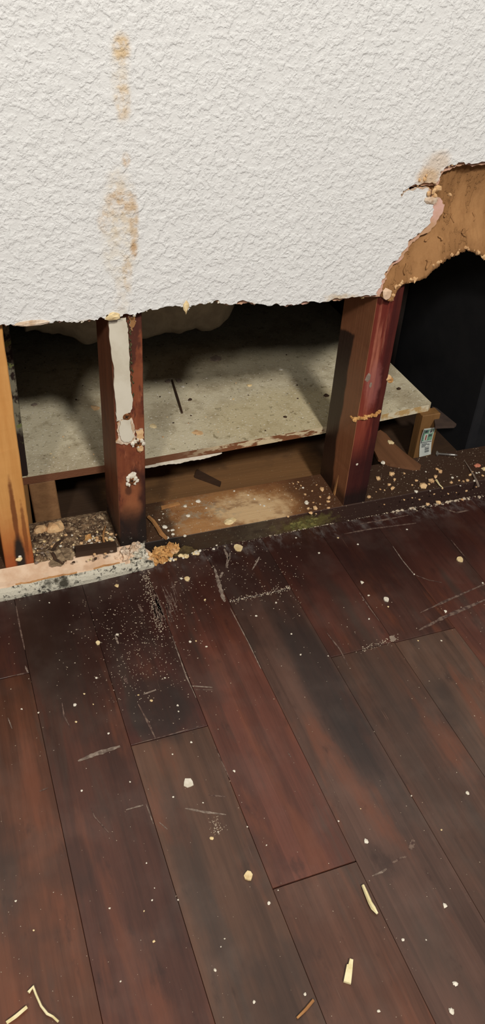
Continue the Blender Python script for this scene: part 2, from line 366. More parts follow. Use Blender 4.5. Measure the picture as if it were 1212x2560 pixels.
c = m.mix(m.mul(m.step(mott, .58, .72), .5), c, (44, 26, 21))
c = m.mix(m.mul(m.step(m.noise(.9, 4, .6, off=(11, 3, 0), sc=(1, .6, 1)), .52, .66), .45), c, (44, 34, 30))
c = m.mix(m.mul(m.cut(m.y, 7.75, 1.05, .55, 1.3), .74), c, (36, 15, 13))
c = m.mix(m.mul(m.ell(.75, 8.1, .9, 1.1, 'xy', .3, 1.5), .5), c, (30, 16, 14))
c = m.mix(m.ell(1.45, 6.62, .40, .55, 'xy', .3, 2., .3, .75), c, (38, 30, 27))
c = m.mix(m.ell(3.72, 6.2, .30, 1.7, 'xy', .3, 1.5, .4, .75), c, (40, 34, 32))
c = m.mix(m.ell(.28, 8.2, .35, 1.0, 'xy', .4, 2., .4, .6), c, (34, 22, 18))
c = m.mix(m.ell(1.25, 4.6, .16, .9, 'xy', .4, 2., .4, .5), c, (44, 38, 34))
c = m.mix(m.ell(4.6, 6.3, .3, 1.3, 'xy', .4, 2., .4, .4), c, (58, 48, 42))
dust = m.mul(m.cut(m.y, 9.16, .16, .12, 2.5), m.step(m.noise(6, 6, .7, sc=(1, .5, 1)), .46, .68))
c = m.mix(m.mul(dust, .42), c, (120, 112, 106))
film = m.mul(m.step(m.noise(1.4, 4, .6, off=(5, 5, 5)), .45, .7), .05)
c = m.mix(film, c, (150, 132, 120))
scr = m.mul(m.step(m.noise(30, 4, .7, sc=(1, .02, 1), off=(3, 0, 0)), .66, .72), m.step(m.noise(1.6, 3, .6, off=(1, 7, 0)), .5, .62))
c = m.mix(m.mul(scr, .35), c, (150, 116, 96))
rr = m.math('ADD', .30, m.math('ADD', m.mul(patch, .22), m.mul(dust, .4))); m._in(m.p.inputs['Roughness'], rr)
m.bump(m.math('ADD', m.mul(g, .6), g2), .00025, .7)
BOARD = m.out(c)
SCUFF = plain('chalky_scuff', (142, 126, 112), (96, 80, 70), 16, .8)
SCUFFD = plain('faint_scuff', (112, 92, 80), (70, 50, 44), 14, .7, lo=.4, hi=.6)
DUST = plain('pale_dust', (206, 192, 170), (160, 140, 116), 30, .9)
m = Mat('printed_tag', .5, .4)
TAGW = plain('tag_paper', (206, 206, 196), (188, 192, 184), 6, .6)
TAGG = plain('tag_green_print', (120, 160, 130), (88, 128, 104), 10, .6)
TAGB = plain('tag_dark_print', (60, 66, 70), (84, 88, 88), 10, .6)
TAGR = plain('tag_red_print', (150, 92, 76), (120, 72, 62), 10, .6)

# ================================================================== SETTING
# --- floor of separate boards
rnd = random.Random(5)
floor = bpy.data.objects.new('floor', None); COL.objects.link(floor); struct(floor, 'dark mahogany floor of narrow boards, dusty and scratched')
BASE['floor'] = np.zeros(3)
joint = {-1: onZ(45, 1688)[1], 0: None, 1: onZ(420, 1840)[1], 2: onZ(783, 2188)[1], 3: onZ(650, 1488)[1], 4: onZ(930, 1618)[1], 5: onZ(1060, 1588)[1]}
bc = {-1: ((84, 44, 34), (100, 59, 40)), 0: ((80, 46, 35), (92, 60, 45)), 1: ((78, 41, 33), (90, 62, 47)), 2: ((98, 55, 42), (94, 60, 45)), 3: ((76, 50, 42), (88, 62, 51)), 4: ((88, 50, 39), (90, 62, 49)), 5: ((78, 48, 39), (88, 64, 51))}
YB = 9.455
for k in range(-6, 15):
    js = []
    if joint.get(k): j = joint[k]
    else: j = 9.4-rnd.uniform(6, 12) if k != 0 else -3.2
    far, near = bc.get(k, (rnd.choice(list(bc.values()))[0], rnd.choice(list(bc.values()))[1]))
    segs = [(j, YB, far), (max(-9, j-12.5), j, near)]
    if j-12.5 > -9: segs.append((-9, j-12.5, far))
    for a, b, cc in segs:
        v, f = boxvf(k+.002, k+.998, a+.008, b-.008, -.13, rnd.uniform(-.0015, .0015), .003)
        o = mk('plank', v, f, BOARD, floor); o.color = (*lin(tuple(q*.92 for q in cc)), 1)
v, f = boxvf(-7, 16, -9.5, 9.455, -.35, -.135); mk('underlay', v, f, VOIDB, floor)
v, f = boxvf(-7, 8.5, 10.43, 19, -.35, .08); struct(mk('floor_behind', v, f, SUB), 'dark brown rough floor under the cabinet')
v, f = boxvf(-7, 16, 9.455, 19, -.9, -.36); struct(mk('floor_void', v, f, VOID))
# --- dark enclosure behind the studs
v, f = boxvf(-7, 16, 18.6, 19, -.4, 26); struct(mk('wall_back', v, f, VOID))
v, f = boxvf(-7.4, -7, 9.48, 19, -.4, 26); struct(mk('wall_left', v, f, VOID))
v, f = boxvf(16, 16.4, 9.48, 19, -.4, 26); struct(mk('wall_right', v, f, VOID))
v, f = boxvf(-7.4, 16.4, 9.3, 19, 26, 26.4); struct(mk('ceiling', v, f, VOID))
v, f = boxvf(8.5, 8.7, 10.5, 18.6, -.35, 8, .02); struct(mk('wall_void', v, f, VOID), 'black panel standing in for the dark void beyond the floor edge')  # black sheet put in place of the unlit void at the right
v, f = boxvf(7.55, 8.45, 13.3, 13.5, .08, 9, .02); struct(mk('trim_gradient', v, f, VOIDB), 'brown panel added for a faint light gradient deep in the cavity')  # added panel, its brown imitates a dim light gradient

# --- the torn wall board
rnd = random.Random(11)
wall = bpy.data.objects.new('wall_front', None); COL.objects.link(wall); struct(wall, 'white textured wall board, torn away along the bottom, stained by water'); BASE['wall_front'] = np.zeros(3)
def xz(pts, Y): return [onY(px, py, Y)[[0, 2]] for px, py in pts]
low = [(0, 813), (42, 812), (62, 806), (80, 812), (96, 805), (128, 808), (160, 801), (200, 803), (232, 800), (262, 796), (272, 787), (292, 790), (320, 785), (352, 781), (400, 770), (450, 766), (462, 763), (472, 776), (478, 764), (520, 757), (548, 752), (560, 760), (600, 752), (648, 760), (690, 758), (722, 762), (770, 754), (830, 749), (880, 742), (925, 739)]
tear = [(944, 737), (946, 722), (953, 704), (960, 686), (974, 664), (988, 652), (1003, 632), (1020, 608), (1034, 594), (1056, 576), (1076, 557), (1082, 538), (1084, 510), (1076, 498), (1066, 484), (1078, 477), (1070, 469), (1042, 470), (1022, 475), (1010, 482), (1003, 492), (1001, 488), (1008, 477), (1020, 471), (1044, 463), (1074, 458), (1092, 464), (1097, 450), (1100, 430), (1114, 418), (1130, 411), (1152, 406), (1178, 410), (1212, 404), (1270, 396), (1340, 420), (1400, 500), (1430, 620)]
plow = rough(xz(low, WY), .035, 3, rnd); ptear = rough(xz(tear, WY), .03, 2, rnd)
end = [np.array(q) for q in ((9.0, 4.06), (10.5, 4.1), (12, 4.02), (14, 4.1), (16, 4.05))]
start = [np.array(q) for q in ((-7, 4.15), (-5, 4.1), (-3, 4.18), (-1.5, 4.12))]
outl = rough(start+[plow[0]], .03, 3, rnd)[:-1]+plow+ptear+rough(end, .03, 3, rnd)
poly = outl+[np.array((16, 26.)), np.array((-7, 26.))]
v, f, fm = sheet([tuple(p) for p in poly], WY, WY+.055); o = mk('face_layer', v, f, [WALL, GYP], wall, fm=fm)
# gypsum core, torn a little further down
def shift(pts, dz, rn): return [p+np.array((0, -dz*rn.uniform(.2, 1.))) for p in pts]
clow = rough(shift([p for p in plow[::6]], .035, rnd), .03, 3, rnd)
ctear_px = [(950, 742), (957, 728), (962, 706), (966, 690), (980, 668), (996, 656), (1010, 636), (1026, 613), (1040, 600), (1064, 584), (1086, 566), (1100, 540), (1112, 512), (1104, 500), (1090, 490), (1078, 474), (1042, 471), (1012, 483), (1010, 477), (1042, 463), (1094, 462), (1100, 452), (1106, 434), (1120, 426), (1136, 420), (1156, 413), (1180, 417), (1212, 411), (1270, 403), (1336, 428), (1394, 504), (1424, 622)]
cpoly = rough(start+[clow[0]], .03, 3, rnd)[:-1]+clow+rough(xz(ctear_px, WY+.05), .025, 2, rnd)+rough(end, .03, 3, rnd)+[np.array((16, 26.)), np.array((-7, 26.))]
v, f, fm = sheet([tuple(p) for p in cpoly], WY+.056, WY+.10); mk('gypsum_layer', v, f, [PINK, GYP], wall, fm=fm)
# brown paper: a hollow, curling strip left behind the tear
A = [(925, 728), (938, 700), (958, 650), (1000, 590), (1040, 545), (1060, 500), (1070, 430), (1095, 395), (1130, 385), (1170, 385), (1212, 380), (1260, 375), (1340, 390)]
B = [(962, 746), (976, 752), (990, 722), (1003, 708), (1030, 702), (1058, 693), (1085, 668), (1110, 648), (1140, 633), (1163, 622), (1196, 634), (1250, 680), (1320, 770)]
NS, NT = 150, 22
def samp(P, s): 
    x = s*(len(P)-1); i = min(int(x), len(P)-2); return P[i]*(1-(x-i))+P[i+1]*(x-i)
PA, PB = [np.array(q) for q in xz(A, 9.44)], [np.array(q) for q in xz(B, 9.42)]
v, f = [], []
for i in range(NS+1):
    s = i/NS; a, b = samp(PA, s), samp(PB, s)
    jag = .055*mnoise.noise(Vector((s*60, 2, 0)))+.05*mnoise.noise(Vector((s*150, 7, 0)))
    for j in range(NT+1):
        t = j/NT; p = a+(b-a)*(t*(1+jag*t*t)) ; p = p+np.array((0, jag*t**4*.6))
        dd = .03+.13*min(1, max(0, (p[0]-5.9)/.5)); yy = 9.43+dd*math.sin(math.pi*min(1, t*1.15)**.9)-.05*max(0, t-.5)/.5+.006*mnoise.noise(Vector((p[0]*5, p[1]*5, 3)))
        v.append((p[0], yy, p[1]))
for i in range(NS):
    for j in range(NT): f.append((i*(NT+1)+j, i*(NT+1)+j+1, (i+1)*(NT+1)+j+1, (i+1)*(NT+1)+j))
PAPER = list(v); o = mk('backing_paper', v, f, TAN, wall, smooth=True)
md = o.modifiers.new('thick', 'SOLIDIFY'); md.thickness = .0016; md.offset = 0
# backing paper flaps peeling off
for k, (px, py, sx, sz) in enumerate(((1062, 655, .07, .13), (1008, 668, .035, .15), (1156, 578, .07, .10), (1136, 548, .035, .12), (1098, 592, .06, .06), (1190, 545, .03, .11), (1118, 540, .05, .05), (1066, 598, .05, .04))):
    d_ = ray(px, py); best = None
    p = onY(px, py, 9.46); vv = []; ff = []; rn = random.Random(k)
    yb = min((abs(q[0]-p[0])+abs(q[2]-p[2]), q[1]) for q in PAPER)[1]
    for j in range(6):
        wd = sx*(1-.65*(j/5)**2)*rn.uniform(.75, 1.15)
        for i in range(4): vv.append((p[0]+(i/3-.5)*wd+.02*math.sin(j+k), yb-.006-.030*(j/5)**2-.003*i, p[2]+(.5-j/5)*sz+rn.uniform(-.008, .008)))
    for j in range(5):
        for i in range(3): ff.append((j*4+i, j*4+i+1, j*4+i+5, j*4+i+4))
    o = mk('paper_flap', vv, ff, TAN, wall, smooth=True); md = o.modifiers.new('thick', 'SOLIDIFY'); md.thickness = .0006
# crumbs clinging to the torn rim
rnd = random.Random(3); parts = []; L = [lump(i, 1, .5) for i in range(5)]
for p in plow[::2]:
    if rnd.random() < .55:
        s = rnd.uniform(.006, .022); parts.append(place(rnd.choice(L), (p[0]+rnd.uniform(-.02, .02), WY+rnd.uniform(.005, .08), p[1]+rnd.uniform(-.012, .008)), (s*1.4, s, s), rnd.random()*6))
v, f = join(parts); o = mk('rim_crumbs', v, f, CHIPW, wall, smooth=False); o['kind'] = 'stuff'
parts = []
for p in ptear[::2]:
    if rnd.random() < .3:
        s = rnd.uniform(.008, .02); parts.append(place(rnd.choice(L), (p[0]+.015, WY+rnd.uniform(.01, .06), p[1]-.01), s, rnd.random()*6))
for px, py in [tuple(np.array(B[i])*(1-t)+np.array(B[i+1])*t) for i in range(1, 11) for t in np.arange(0, 1, .09)]:
    if rnd.random() < .5:
        p = onY(px+rnd.uniform(-4, 4), py-rnd.uniform(-1, 6), 9.385); s = .006+.034*rnd.random()**2; parts.append(place(rnd.choice(L), p, (s*1.5, s*.7, s), rnd.random()*6))
for px, py, s in ((1084, 478, .06), (1072, 484, .05), (1092, 470, .05), (1060, 448, .035), (1048, 450, .03), (1085, 488, .045), (1124, 486, .03), (1066, 440, .03)):
    p = onY(px, py, WY-.005); parts.append(place(rnd.choice(L), p, (s*1.1, s*.4, s*.8), rnd.random()*6))
v, f = join(parts); o = mk('torn_gypsum_grit', v, f, CHIPT, wall); o['kind'] = 'stuff'
for px, py, w_, h_, mt in ((968, 735, .07, .08, PINKGYP), (250*0+283, 791, .09, .05, CHIPC), (80, 808, .20, .035, GYP), (465, 767, .04, .07, CHIPC), (1078, 500, .10, .05, GYP)):
    p = onY(px, py, WY-.004); vf = place(lump(px, 2, .5, 2), p, (w_, .025, h_)); mk('loose_chip', *vf, mt, wall)
# remnant of the wall board along the floor, left part
v, f = [], []; fm = []; rnd = random.Random(8); NX = 150
for i in range(NX+1):
    X = -4+(2.14+4)*i/NX; yf = 9.15+.02*max(0, X)+.05*max(0, X-1.2)
    n1 = .03*mnoise.noise(Vector((X*5, 1, 0)))+.018*mnoise.noise(Vector((X*17, 1, 0))); n2 = .03*mnoise.noise(Vector((X*4, 9, 0)))+.015*mnoise.noise(Vector((X*19, 9, 0)))
    h = .215+n1*.7; tp = .02*max(0, X-1.4); fd = min(1, .35+max(0, (2.14-X)/.28)+6*n2)
    for (yy, zz) in ((yf, 0), (yf-.006, .08+n2*.3), (yf+.012, .15+n1*.5), (yf+.055+n2*.4, h-.012), (yf+.075+n2, h+.004), (yf+.14+n1, h+.03+n2*.5), (9.472 if X < 1.9 else 9.455, .342+tp*.3), (9.474 if X < 1.9 else 9.456, .335)): v.append((X, yy, zz*fd))
M = 8
for i in range(NX):
    for j in range(M-1): f.append((i*M+j, (i+1)*M+j, (i+1)*M+j+1, i*M+j+1)); fm.append(0 if j < 3 else (2 if j == 3 and mnoise.noise(Vector((i*.11, 0, 4))) > -.05 else 1))
f += [tuple(range(M))[::-1], tuple(NX*M+j for j in range(M))]; fm += [1, 1]
o = mk('wall_remnant', v, f, [MOULD, PINKGYP, TWIG], wall, fm=fm); o['label'] = 'mouldy strip of wall board left along the floor'
# --- sill plate
v, f = boxvf(-7, 16, 9.465, 10.425, -.12, .33, .012); sill = mk('trim_2', v, f, SILL); struct(sill, 'rough wooden sill plate under the studs, half stained dark')
BASE['trim_2'] = np.zeros(3)
p = onZ(588, 1305, .335)
v, f = place(lump(31, 2, .35, 1.8, (1, .55, .16)), (onZ(575, 1303, .335)), (.11, .13, .16), .3); mk('knot_chip', v, f, CHIPC, sill)
v, f = prism([tuple(onZ(px, py, .33)[:2]) for px, py in ((402, 1268), (445, 1258), (450, 1262), (420, 1270), (404, 1275))], .331, .355); mk('splinter', v, f, TWIG, sill)

rnd = random.Random(6); parts = []
for k in range(70):
    px = rnd.uniform(726, 792); py = 1337-(px-726)*.27-rnd.random()**1.5*26; p = onY(px, py, 9.46); s_ = rnd.uniform(.012, .035)
    if .01 < p[2] < .33: parts.append(place(lump(k, 1, .6), p, (s_*1.5, s_*.35, s_), 0))
v, f = join(parts); o = mk('mould_growth', v, f, plain('olive_green_mould', (112, 104, 56), (80, 76, 40), 14, .95, .001), sill); o['kind'] = 'stuff'
# ================================================================== STUDS
def stud(name, label, x0, x1, mat, z0=.332, seed=1):
    t = thing(name, label, 'stud', ((x0+x1)/2, 9.95, z0), 'upright wall studs')
    v, f = [], []; ys, ye = 9.48, 10.43; NZ = 60
    r = .012
    sec = [(x0+r, ys), (x1-r, ys), (x1, ys+r), (x1, ye-r), (x1-r, ye), (x0+r, ye), (x0, ye-r), (x0, ys+r)]
    zs = list(np.linspace(z0, 4.6, 44))+list(np.linspace(5, 25.9, 8))
    for z in zs:
        for i, (x, y) in enumerate(sec):
            q = .006*mnoise.noise(Vector((x*4+seed, y*4, z*3)))+.003*mnoise.noise(Vector((x*9, seed, z*11)))
            v.append((x+(q if i in (0, 1, 7, 2) else 0), y+(q if i in (0, 1) else 0), z))
    for k in range(len(zs)-1):
        for i in range(8): f.append((k*8+i, k*8+(i+1) % 8, (k+1)*8+(i+1) % 8, (k+1)*8+i))
    f += [tuple(range(8))[::-1], tuple((len(zs)-1)*8+i for i in range(8))]
    mk('post', v, f, mat, t); return t
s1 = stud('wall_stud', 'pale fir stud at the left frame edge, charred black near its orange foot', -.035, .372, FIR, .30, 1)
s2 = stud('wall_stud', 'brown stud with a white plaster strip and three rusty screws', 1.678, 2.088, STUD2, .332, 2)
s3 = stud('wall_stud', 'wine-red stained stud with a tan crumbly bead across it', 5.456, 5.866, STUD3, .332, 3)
s0 = stud('wall_stud', 'dark red stud left of the pale fir stud', -1.2, -.50, DARKRED, .332, 4)
# stud 1 bits
p = onY(48, 1398, 9.475); v, f = place(lump(4, 2, .3, 1.5), p, (.05, .03, .035)); mk('gypsum_chip', v, f, CHIPC, s1)
p = onY(50, 1391, 9.475); v, f = place(lump(6, 1, .4, 2), p, (.03, .02, .018)); mk('gypsum_chip', v, f, CHIPW, s1)
# stud 2: plaster strip
rnd = random.Random(21)
def fpoly(pts, Y): return [tuple(q) for q in pts]
st = rough(xz([(271, 792), (314, 792), (318, 830), (321, 870), (325, 930), (327, 970), (330, 1010), (326, 1028), (318, 1032), (308, 1045), (300, 1050), (291, 1053), (290, 1030), (284, 950), (277, 870)], 9.46), .014, 3, rnd, True)
v, f, fm = sheet([tuple(q) for q in st], 9.44, 9.478); o = mk('plaster_strip', v, f, [PLASTER, GYP], s2, fm=fm); o['label'] = 'smooth off-white plaster strip'
st = rough(xz([(300, 1052), (312, 1048), (326, 1050), (330, 1075), (335, 1088), (328, 1100), (315, 1103), (303, 1098), (297, 1075)], 9.45), .014, 3, rnd, True)
v, f, fm = sheet([tuple(q) for q in st], 9.43, 9.455); mk('plaster_patch', v, f, [PLASTER, CHIPW], s2, fm=fm)
st = rough(xz([(293, 1060), (296, 1048), (310, 1040), (330, 1045), (336, 1075), (339, 1092), (332, 1105), (318, 1112), (300, 1110), (290, 1108), (296, 1090)], 9.46), .018, 3, rnd, True)
v, f, fm = sheet([tuple(q) for q in st], 9.456, 9.478); mk('torn_gypsum', v, f, [GYP, CHIPT], s2, fm=fm)
st = rough(xz([(338, 1076), (357, 1072), (359, 1095), (352, 1100), (340, 1094)], 9.46), .018, 3, rnd, True)
v, f, fm = sheet([tuple(q) for q in st], 9.445, 9.478); mk('torn_gypsum', v, f, [CHIPT, GYP], s2, fm=fm)
st = rough(xz([(323, 790), (338, 792), (336, 815), (332, 828), (327, 822), (326, 805)], 9.46), .02, 3, rnd, True)
v, f, fm = sheet([tuple(q) for q in st], 9.458, 9.478); mk('torn_gypsum', v, f, [TAN, GYP], s2, fm=fm)
parts = []
for y_ in np.linspace(795, 990, 60):
    p = onY(322+(y_-830)*.055+rnd.uniform(-4, 5), y_, 9.47); s = rnd.uniform(.006, .017); parts.append(place(rnd.choice(L), p, (s, s*.7, s*1.3), rnd.random()*6))
v, f = join(parts); o = mk('mould_specks', v, f, plain('olive_mould', (84, 78, 48), (60, 54, 34), 20, .95), s2); o['kind'] = 'stuff'
def screw(px, py, ring, parent, mt):
    p = onY(px, py, 9.455)
    # head: dished disc with a cross slot
    v, f = [], []; n = 16
    for r_, y_ in ((.0, .0), (.018, -.004), (.045, -.012), (.055, -.006), (.052, .02)):
        for k in range(n): v.append((p[0]+r_*math.cos(k*2*math.pi/n), p[1]-.012+y_, p[2]+r_*math.sin(k*2*math.pi/n)))
    for j in range(4):
        for k in range(n): f.append((j*n+k, (j+1)*n+k, (j+1)*n+(k+1) % n, j*n+(k+1) % n))
    o = mk('screw_head', v, f, RUST, parent, smooth=True)
    for a in (.4, .4+math.pi/2):
        c_, s_ = math.cos(a)*.026, math.sin(a)*.026; e = .006
        q = [(p[0]-c_-s_*.25, p[2]-s_+c_*.25), (p[0]+c_-s_*.25, p[2]+s_+c_*.25), (p[0]+c_+s_*.25, p[2]+s_-c_*.25), (p[0]-c_+s_*.25, p[2]-s_-c_*.25)]
        mk('slot', [(x, p[1]-.022, z) for x, z in q]+[(x, p[1]-.014, z) for x, z in q], [(0, 1, 2, 3), (7, 6, 5, 4), (0, 4, 5, 1), (1, 5, 6, 2), (2, 6, 7, 3), (3, 7, 4, 0)], DARKHOLE, o)
    if ring:
        parts = []
        for k in range(ring):
            a = 6.283*k/ring+rnd.uniform(-.3, .3); r_ = rnd.uniform(.055, .085); s = .014+.03*rnd.random()
            parts.append(place(lump(k+px, 1, .5), (p[0]+r_*math.cos(a), p[1]+rnd.uniform(-.015, .01), p[2]+r_*math.sin(a)), (s, s*.6, s), a))
        v, f = join(parts); mk('gypsum_ring', v, f, mt, parent)
screw(316, 1041, 0, s2, CHIPW); screw(345, 1107, 11, s2, CHIPW); screw(329, 1201, 10, s2, CHIPW)
p = onY(330, 1188, 9.46); v, f = place(lump(77, 2, .5, 2), p, (.06, .03, .05)); mk('gypsum_chip', v, f, CHIPW, s2)
p = onY(350, 1120, 9.46); v, f = place(lump(78, 2, .5, 2), p, (.05, .03, .07)); mk('gypsum_chip', v, f, CHIPT, s2)
# stud 3: bead, chip, marks
parts = []; rnd = random.Random(9)
for t in np.linspace(0, 1, 34):
    p = onY(884+64*t, 1048-14*t+(-5 if t > .9 else 0), 9.472)+np.array((rnd.uniform(-.01, .01), rnd.uniform(-.02, 0), rnd.uniform(-.014, .014))); s = rnd.uniform(.016, .034)
    parts.append(place(rnd.choice(L), p, (s*1.2, s, s), rnd.random()*6))
for t in np.linspace(0, 1, 8):
    p = onX(884-8*t, 1048-7*t, 5.45); s = rnd.uniform(.012, .024); parts.append(place(rnd.choice(L), p, s, rnd.random()*6))
v, f = join(parts); o = mk('crumbly_bead', v, f, CHIPO, s3); o['label'] = 'tan crumbly bead of old adhesive'
p = onY(966, 946, 9.50); v, f = place(lump(12, 2, .5, 1.6), p+np.array((.02, .02, 0)), (.075, .05, .05)); mk('gypsum_chunk', v, f, CHIPT, s3)
p = onY(974, 952, 9.50); v, f = place(lump(13, 2, .5, 2), p+np.array((.02, .02, 0)), (.05, .04, .05)); mk('gypsum_chunk', v, f, CHIPO, s3)
for px, py, a, b in ((920, 943, .04, .07), (926, 962, .03, .05), (892, 1161, .025, .025), (893, 1280, .02, .015)):
    p = onY(px, py, 9.478); v, f = place(lump(px, 1, .5), p, (a, .006, b)); mk('paint_fleck', v, f, CHIPG if py < 1000 else CHIPW, s3)
p = onY(905, 739, 9.45); v, f = place(lump(41, 2, .6, 2), p, (.03, .03, .045)); mk('gypsum_chip', v, f, CHIPC, s3)
for px, py in ((832, 1232), (836, 1226)):      # split splinters at the foot
    a, b = onX(px, py+12, 5.44), onX(px+10, py-38, 5.447); v, f = tube([a, (a+b)/2, b], [.012, .01, .002], 5); mk('splinter', v, f, TWIG, s3)

# ================================================================== CABINET behind the studs
cab = thing('cabinet', 'low cabinet carcass with a dirty cream bottom board behind the studs', 'cabinet', (4, 11, .08))
zt = 1.2
pts = [(.40, 10.45), (2.3, 10.45), (5.4, 10.57), (7.66, 10.765), (7.735, 10.82), (7.72, 17.8), (.40, 17.8)]
v, f = prism(pts, zt-.135, zt); mk('bottom_board', v, f, LAM, cab)
v, f = boxvf(.385, .53, 10.47, 17.8, zt+.002, 9, .03, 2); mk('side_panel', v, f, MPANEL, cab)
# ragged white coating hanging below the front edge
rnd = random.Random(14)
top = [(x, zt-.125) for x in np.linspace(2.3, 3.62, 20)]
bot = [(x, zt-.125-(.055+.03*mnoise.noise(Vector((x*4, 0, 0))))*min(1, (3.62-x)*3+.1)-.012*rnd.random()) for x in np.linspace(3.62, 2.3, 40)]
v, f, fm = sheet(top+bot, 10.458, 10.475); mk('peeling_coating', v, f, [CHIPW, CHIPW], cab, fm=fm)
top = [(x, zt-.05) for x in np.linspace(5.9, 7.6, 20)]
bot = [(x, zt-.10-.05*mnoise.noise(Vector((x*3, 3, 0)))-.015*rnd.random()) for x in np.linspace(7.6, 5.9, 40)]
v, f, fm = sheet(top+bot, 0, .012); v = [(x, y+10.572+(x-5.4)*.0862, z) for x, y, z in v]; mk('peeling_coating', v, f, [CHIPC, CHIPT], cab, fm=fm)
# supports
t = thing('support_block', 'brown wooden block under the cabinet between the fir and plaster-striped studs', 'block', (.76, 10.6, .08))
v, f = boxvf(.56, .96, 10.46, 14, .082, zt-.137, .015); v = [(x-.05*(z-.08), y, z) for x, y, z in v]; mk('beam', v, f, BLOCK, t)
v, f = boxvf(.40, .50, 10.46, 10.9, .082, zt-.137, .012); mk('batten', v, f, BLOCKY, t)
t = thing('support_block', 'yellowish wooden support with a printed paper tag on its end', 'block', (7.5, 10.7, .08))
sx0, sx1, sy = 7.36, 7.70, 10.64
q0 = onY(1022, 1132, sy)[0]; q1 = onY(1078, 1135, sy)[0]; q2 = onY(1036, 1045, sy)[0]; q3 = onY(1088, 1034, sy)[0]
print('support', q0, q1, q2, q3)
v, f = boxvf(q0+.13, q1, sy, sy+.22, .082, zt-.137, .012); mk('beam', v, f, BLOCKY, t)
# tag: slightly curled card stapled on the end
TP = [onY(1066, 1066, sy-.012), onY(1086, 1063, sy-.012), onY(1076, 1136, sy-.012), onY(1047, 1142, sy-.012)]
TP = [onY(1056, 1068, sy-.012), onY(1085, 1064, sy-.012), onY(1076, 1135, sy-.012), onY(1047, 1142, sy-.012)]
def tg(a, b, lift=0.):
    p = (TP[0]*(1-a)+TP[1]*a)*(1-b)+(TP[3]*(1-a)+TP[2]*a)*b; p = p.copy()
    p[0] -= .02*math.sin(b*math.pi)*1.0; p[1] += -.05*(1-b)**3-.012-lift; return p
def tpatch(name, a0, a1, b0, b1, mt, parent, lift, n=6, thick=.004):
    v = []; f = []
    for j in range(n+1):
        for i in range(3):
            v.append(tg(a0+(a1-a0)*i/2, b0+(b1-b0)*j/n, lift))
    for j in range(n):
        for i in range(2): f.append((j*3+i, j*3+i+1, j*3+i+4, j*3+i+3))
    K = len(v); v += [p+np.array((0, thick, 0)) for p in v]; f += [tuple(K+i for i in q[::-1]) for q in f]
    return mk(name, v, f, mt, parent)
card = tpatch('paper_tag', 0, 1, 0, 1, TAGW, t, 0, 10, .006); card['label'] = 'white paper tag with green and black print'
tpatch('print', .10, .94, .05, .46, TAGG, card, .003).scale = (1, 1, 1)
tpatch('print', .04, .10, .04, .50, TAGB, card, .005); tpatch('print', .04, .96, .495, .515, TAGB, card, .005)
tpatch('print', .16, .40, .06, .16, TAGB, card, .006)
tpatch('print', .52, .84, .07, .20, TAGW, card, .006); tpatch('print', .60, .76, .09, .17, TAGB, card, .009); tpatch('print', .58, .86, .24, .31, TAGB, card, .007)
tpatch('print', .22, .52, .20, .44, TAGW, card, .006); tpatch('print', .32, .44, .24, .42, TAGR, card, .009)
for k, (a0, a1, b) in enumerate(((.14, .60, .55), (.14, .80, .585), (.14, .52, .62), (.66, .84, .62), (.14, .46, .655))): tpatch('print', a0, a1, b, b+.015, TAGB, card, .005, 2)
for k in range(5): tpatch('print', .44, .80, .69+k*.042, .69+k*.042+(.026 if k % 2 else .016), TAGB, card, .005, 2)
# insulation hanging in the cabinet
t = thing('insulation_batt', 'grey lumpy insulation hanging in the dark cabinet behind the plaster-striped stud', 'insulation', (3.3, 13.6, 3.0))
bm = bmesh.new(); bmesh.ops.create_grid(bm, x_segments=90, y_segments=50, size=1)
vv = []; Yc = 13.5
for q in bm.verts:
    X = 3.05+2.0*q.co.x; tt = (q.co.y+1)/2
    bottom = onY(450, 862, Yc)[2]+.16*mnoise.noise(Vector((X*2.1, 4, 0)))+.06*mnoise.noise(Vector((X*6, 4, 0)))+max(0, X-4.55)**2*1.9+max(0, 2.3-X)*.28
    Z = bottom+tt*(6-bottom)
    d = .5*(1-(1-min(1, tt*3))**2)**.5+.14*mnoise.noise(Vector((X*1.7, 0, Z*1.9)))+.06*mnoise.noise(Vector((X*4, 2, Z*4)))
    d *= min(1, (5.06-X)*2.5)**.5 if X < 5.06 else 0
    vv.append((X, Yc+.5-d, Z))
bm.verts.index_update(); ff = [[x.index for x in q.verts] for q in bm.faces]; bm.free()
o = mk('blanket', vv, ff, INS, t, smooth=True); md = o.modifiers.new('thick', 'SOLIDIFY'); md.thickness = .02

# ================================================================== LOOSE THINGS
def item(name, label, cat, vf, mat, base, group=None, smooth=False):
    return tag(mk(name, vf[0], vf[1], mat, None, base, smooth), label, cat, group)
# offcuts
pts = [tuple(onZ(px, py, .36)[:2]) for px, py in ((930, 1088), (950, 1078), (965, 1088), (985, 1112), (1012, 1136), (1052, 1166), (1050, 1172), (1035, 1173), (975, 1163), (945, 1150), (930, 1120))]
item('wood_offcut', 'pointed brown wood offcut lying right of the wine-red stud', 'offcut', prism(pts, .331, .39), WEDGE, (*pts[5], .331))
pts = [tuple(onZ(px, py, .95)[:2]) for px, py in ((1080, 1016), (1092, 1020), (1141, 1060), (1136, 1064), (1088, 1066))]
item('plywood_scrap', 'dark grey-brown plywood scrap beside the tagged support', 'offcut', prism(pts, .90, .95), PLY, (*pts[2], .9))
a, b = onZ(188, 1386, .36), onZ(290, 1372, .36); d = (b-a)/np.linalg.norm(b-a); nr = np.array((-d[1], d[0], 0))*.075
pts = rough([tuple((a+nr)[:2]), tuple((a-nr)[:2]), tuple((b-nr)[:2]), tuple((b+nr*.9)[:2])], .012, 3, random.Random(2), True)
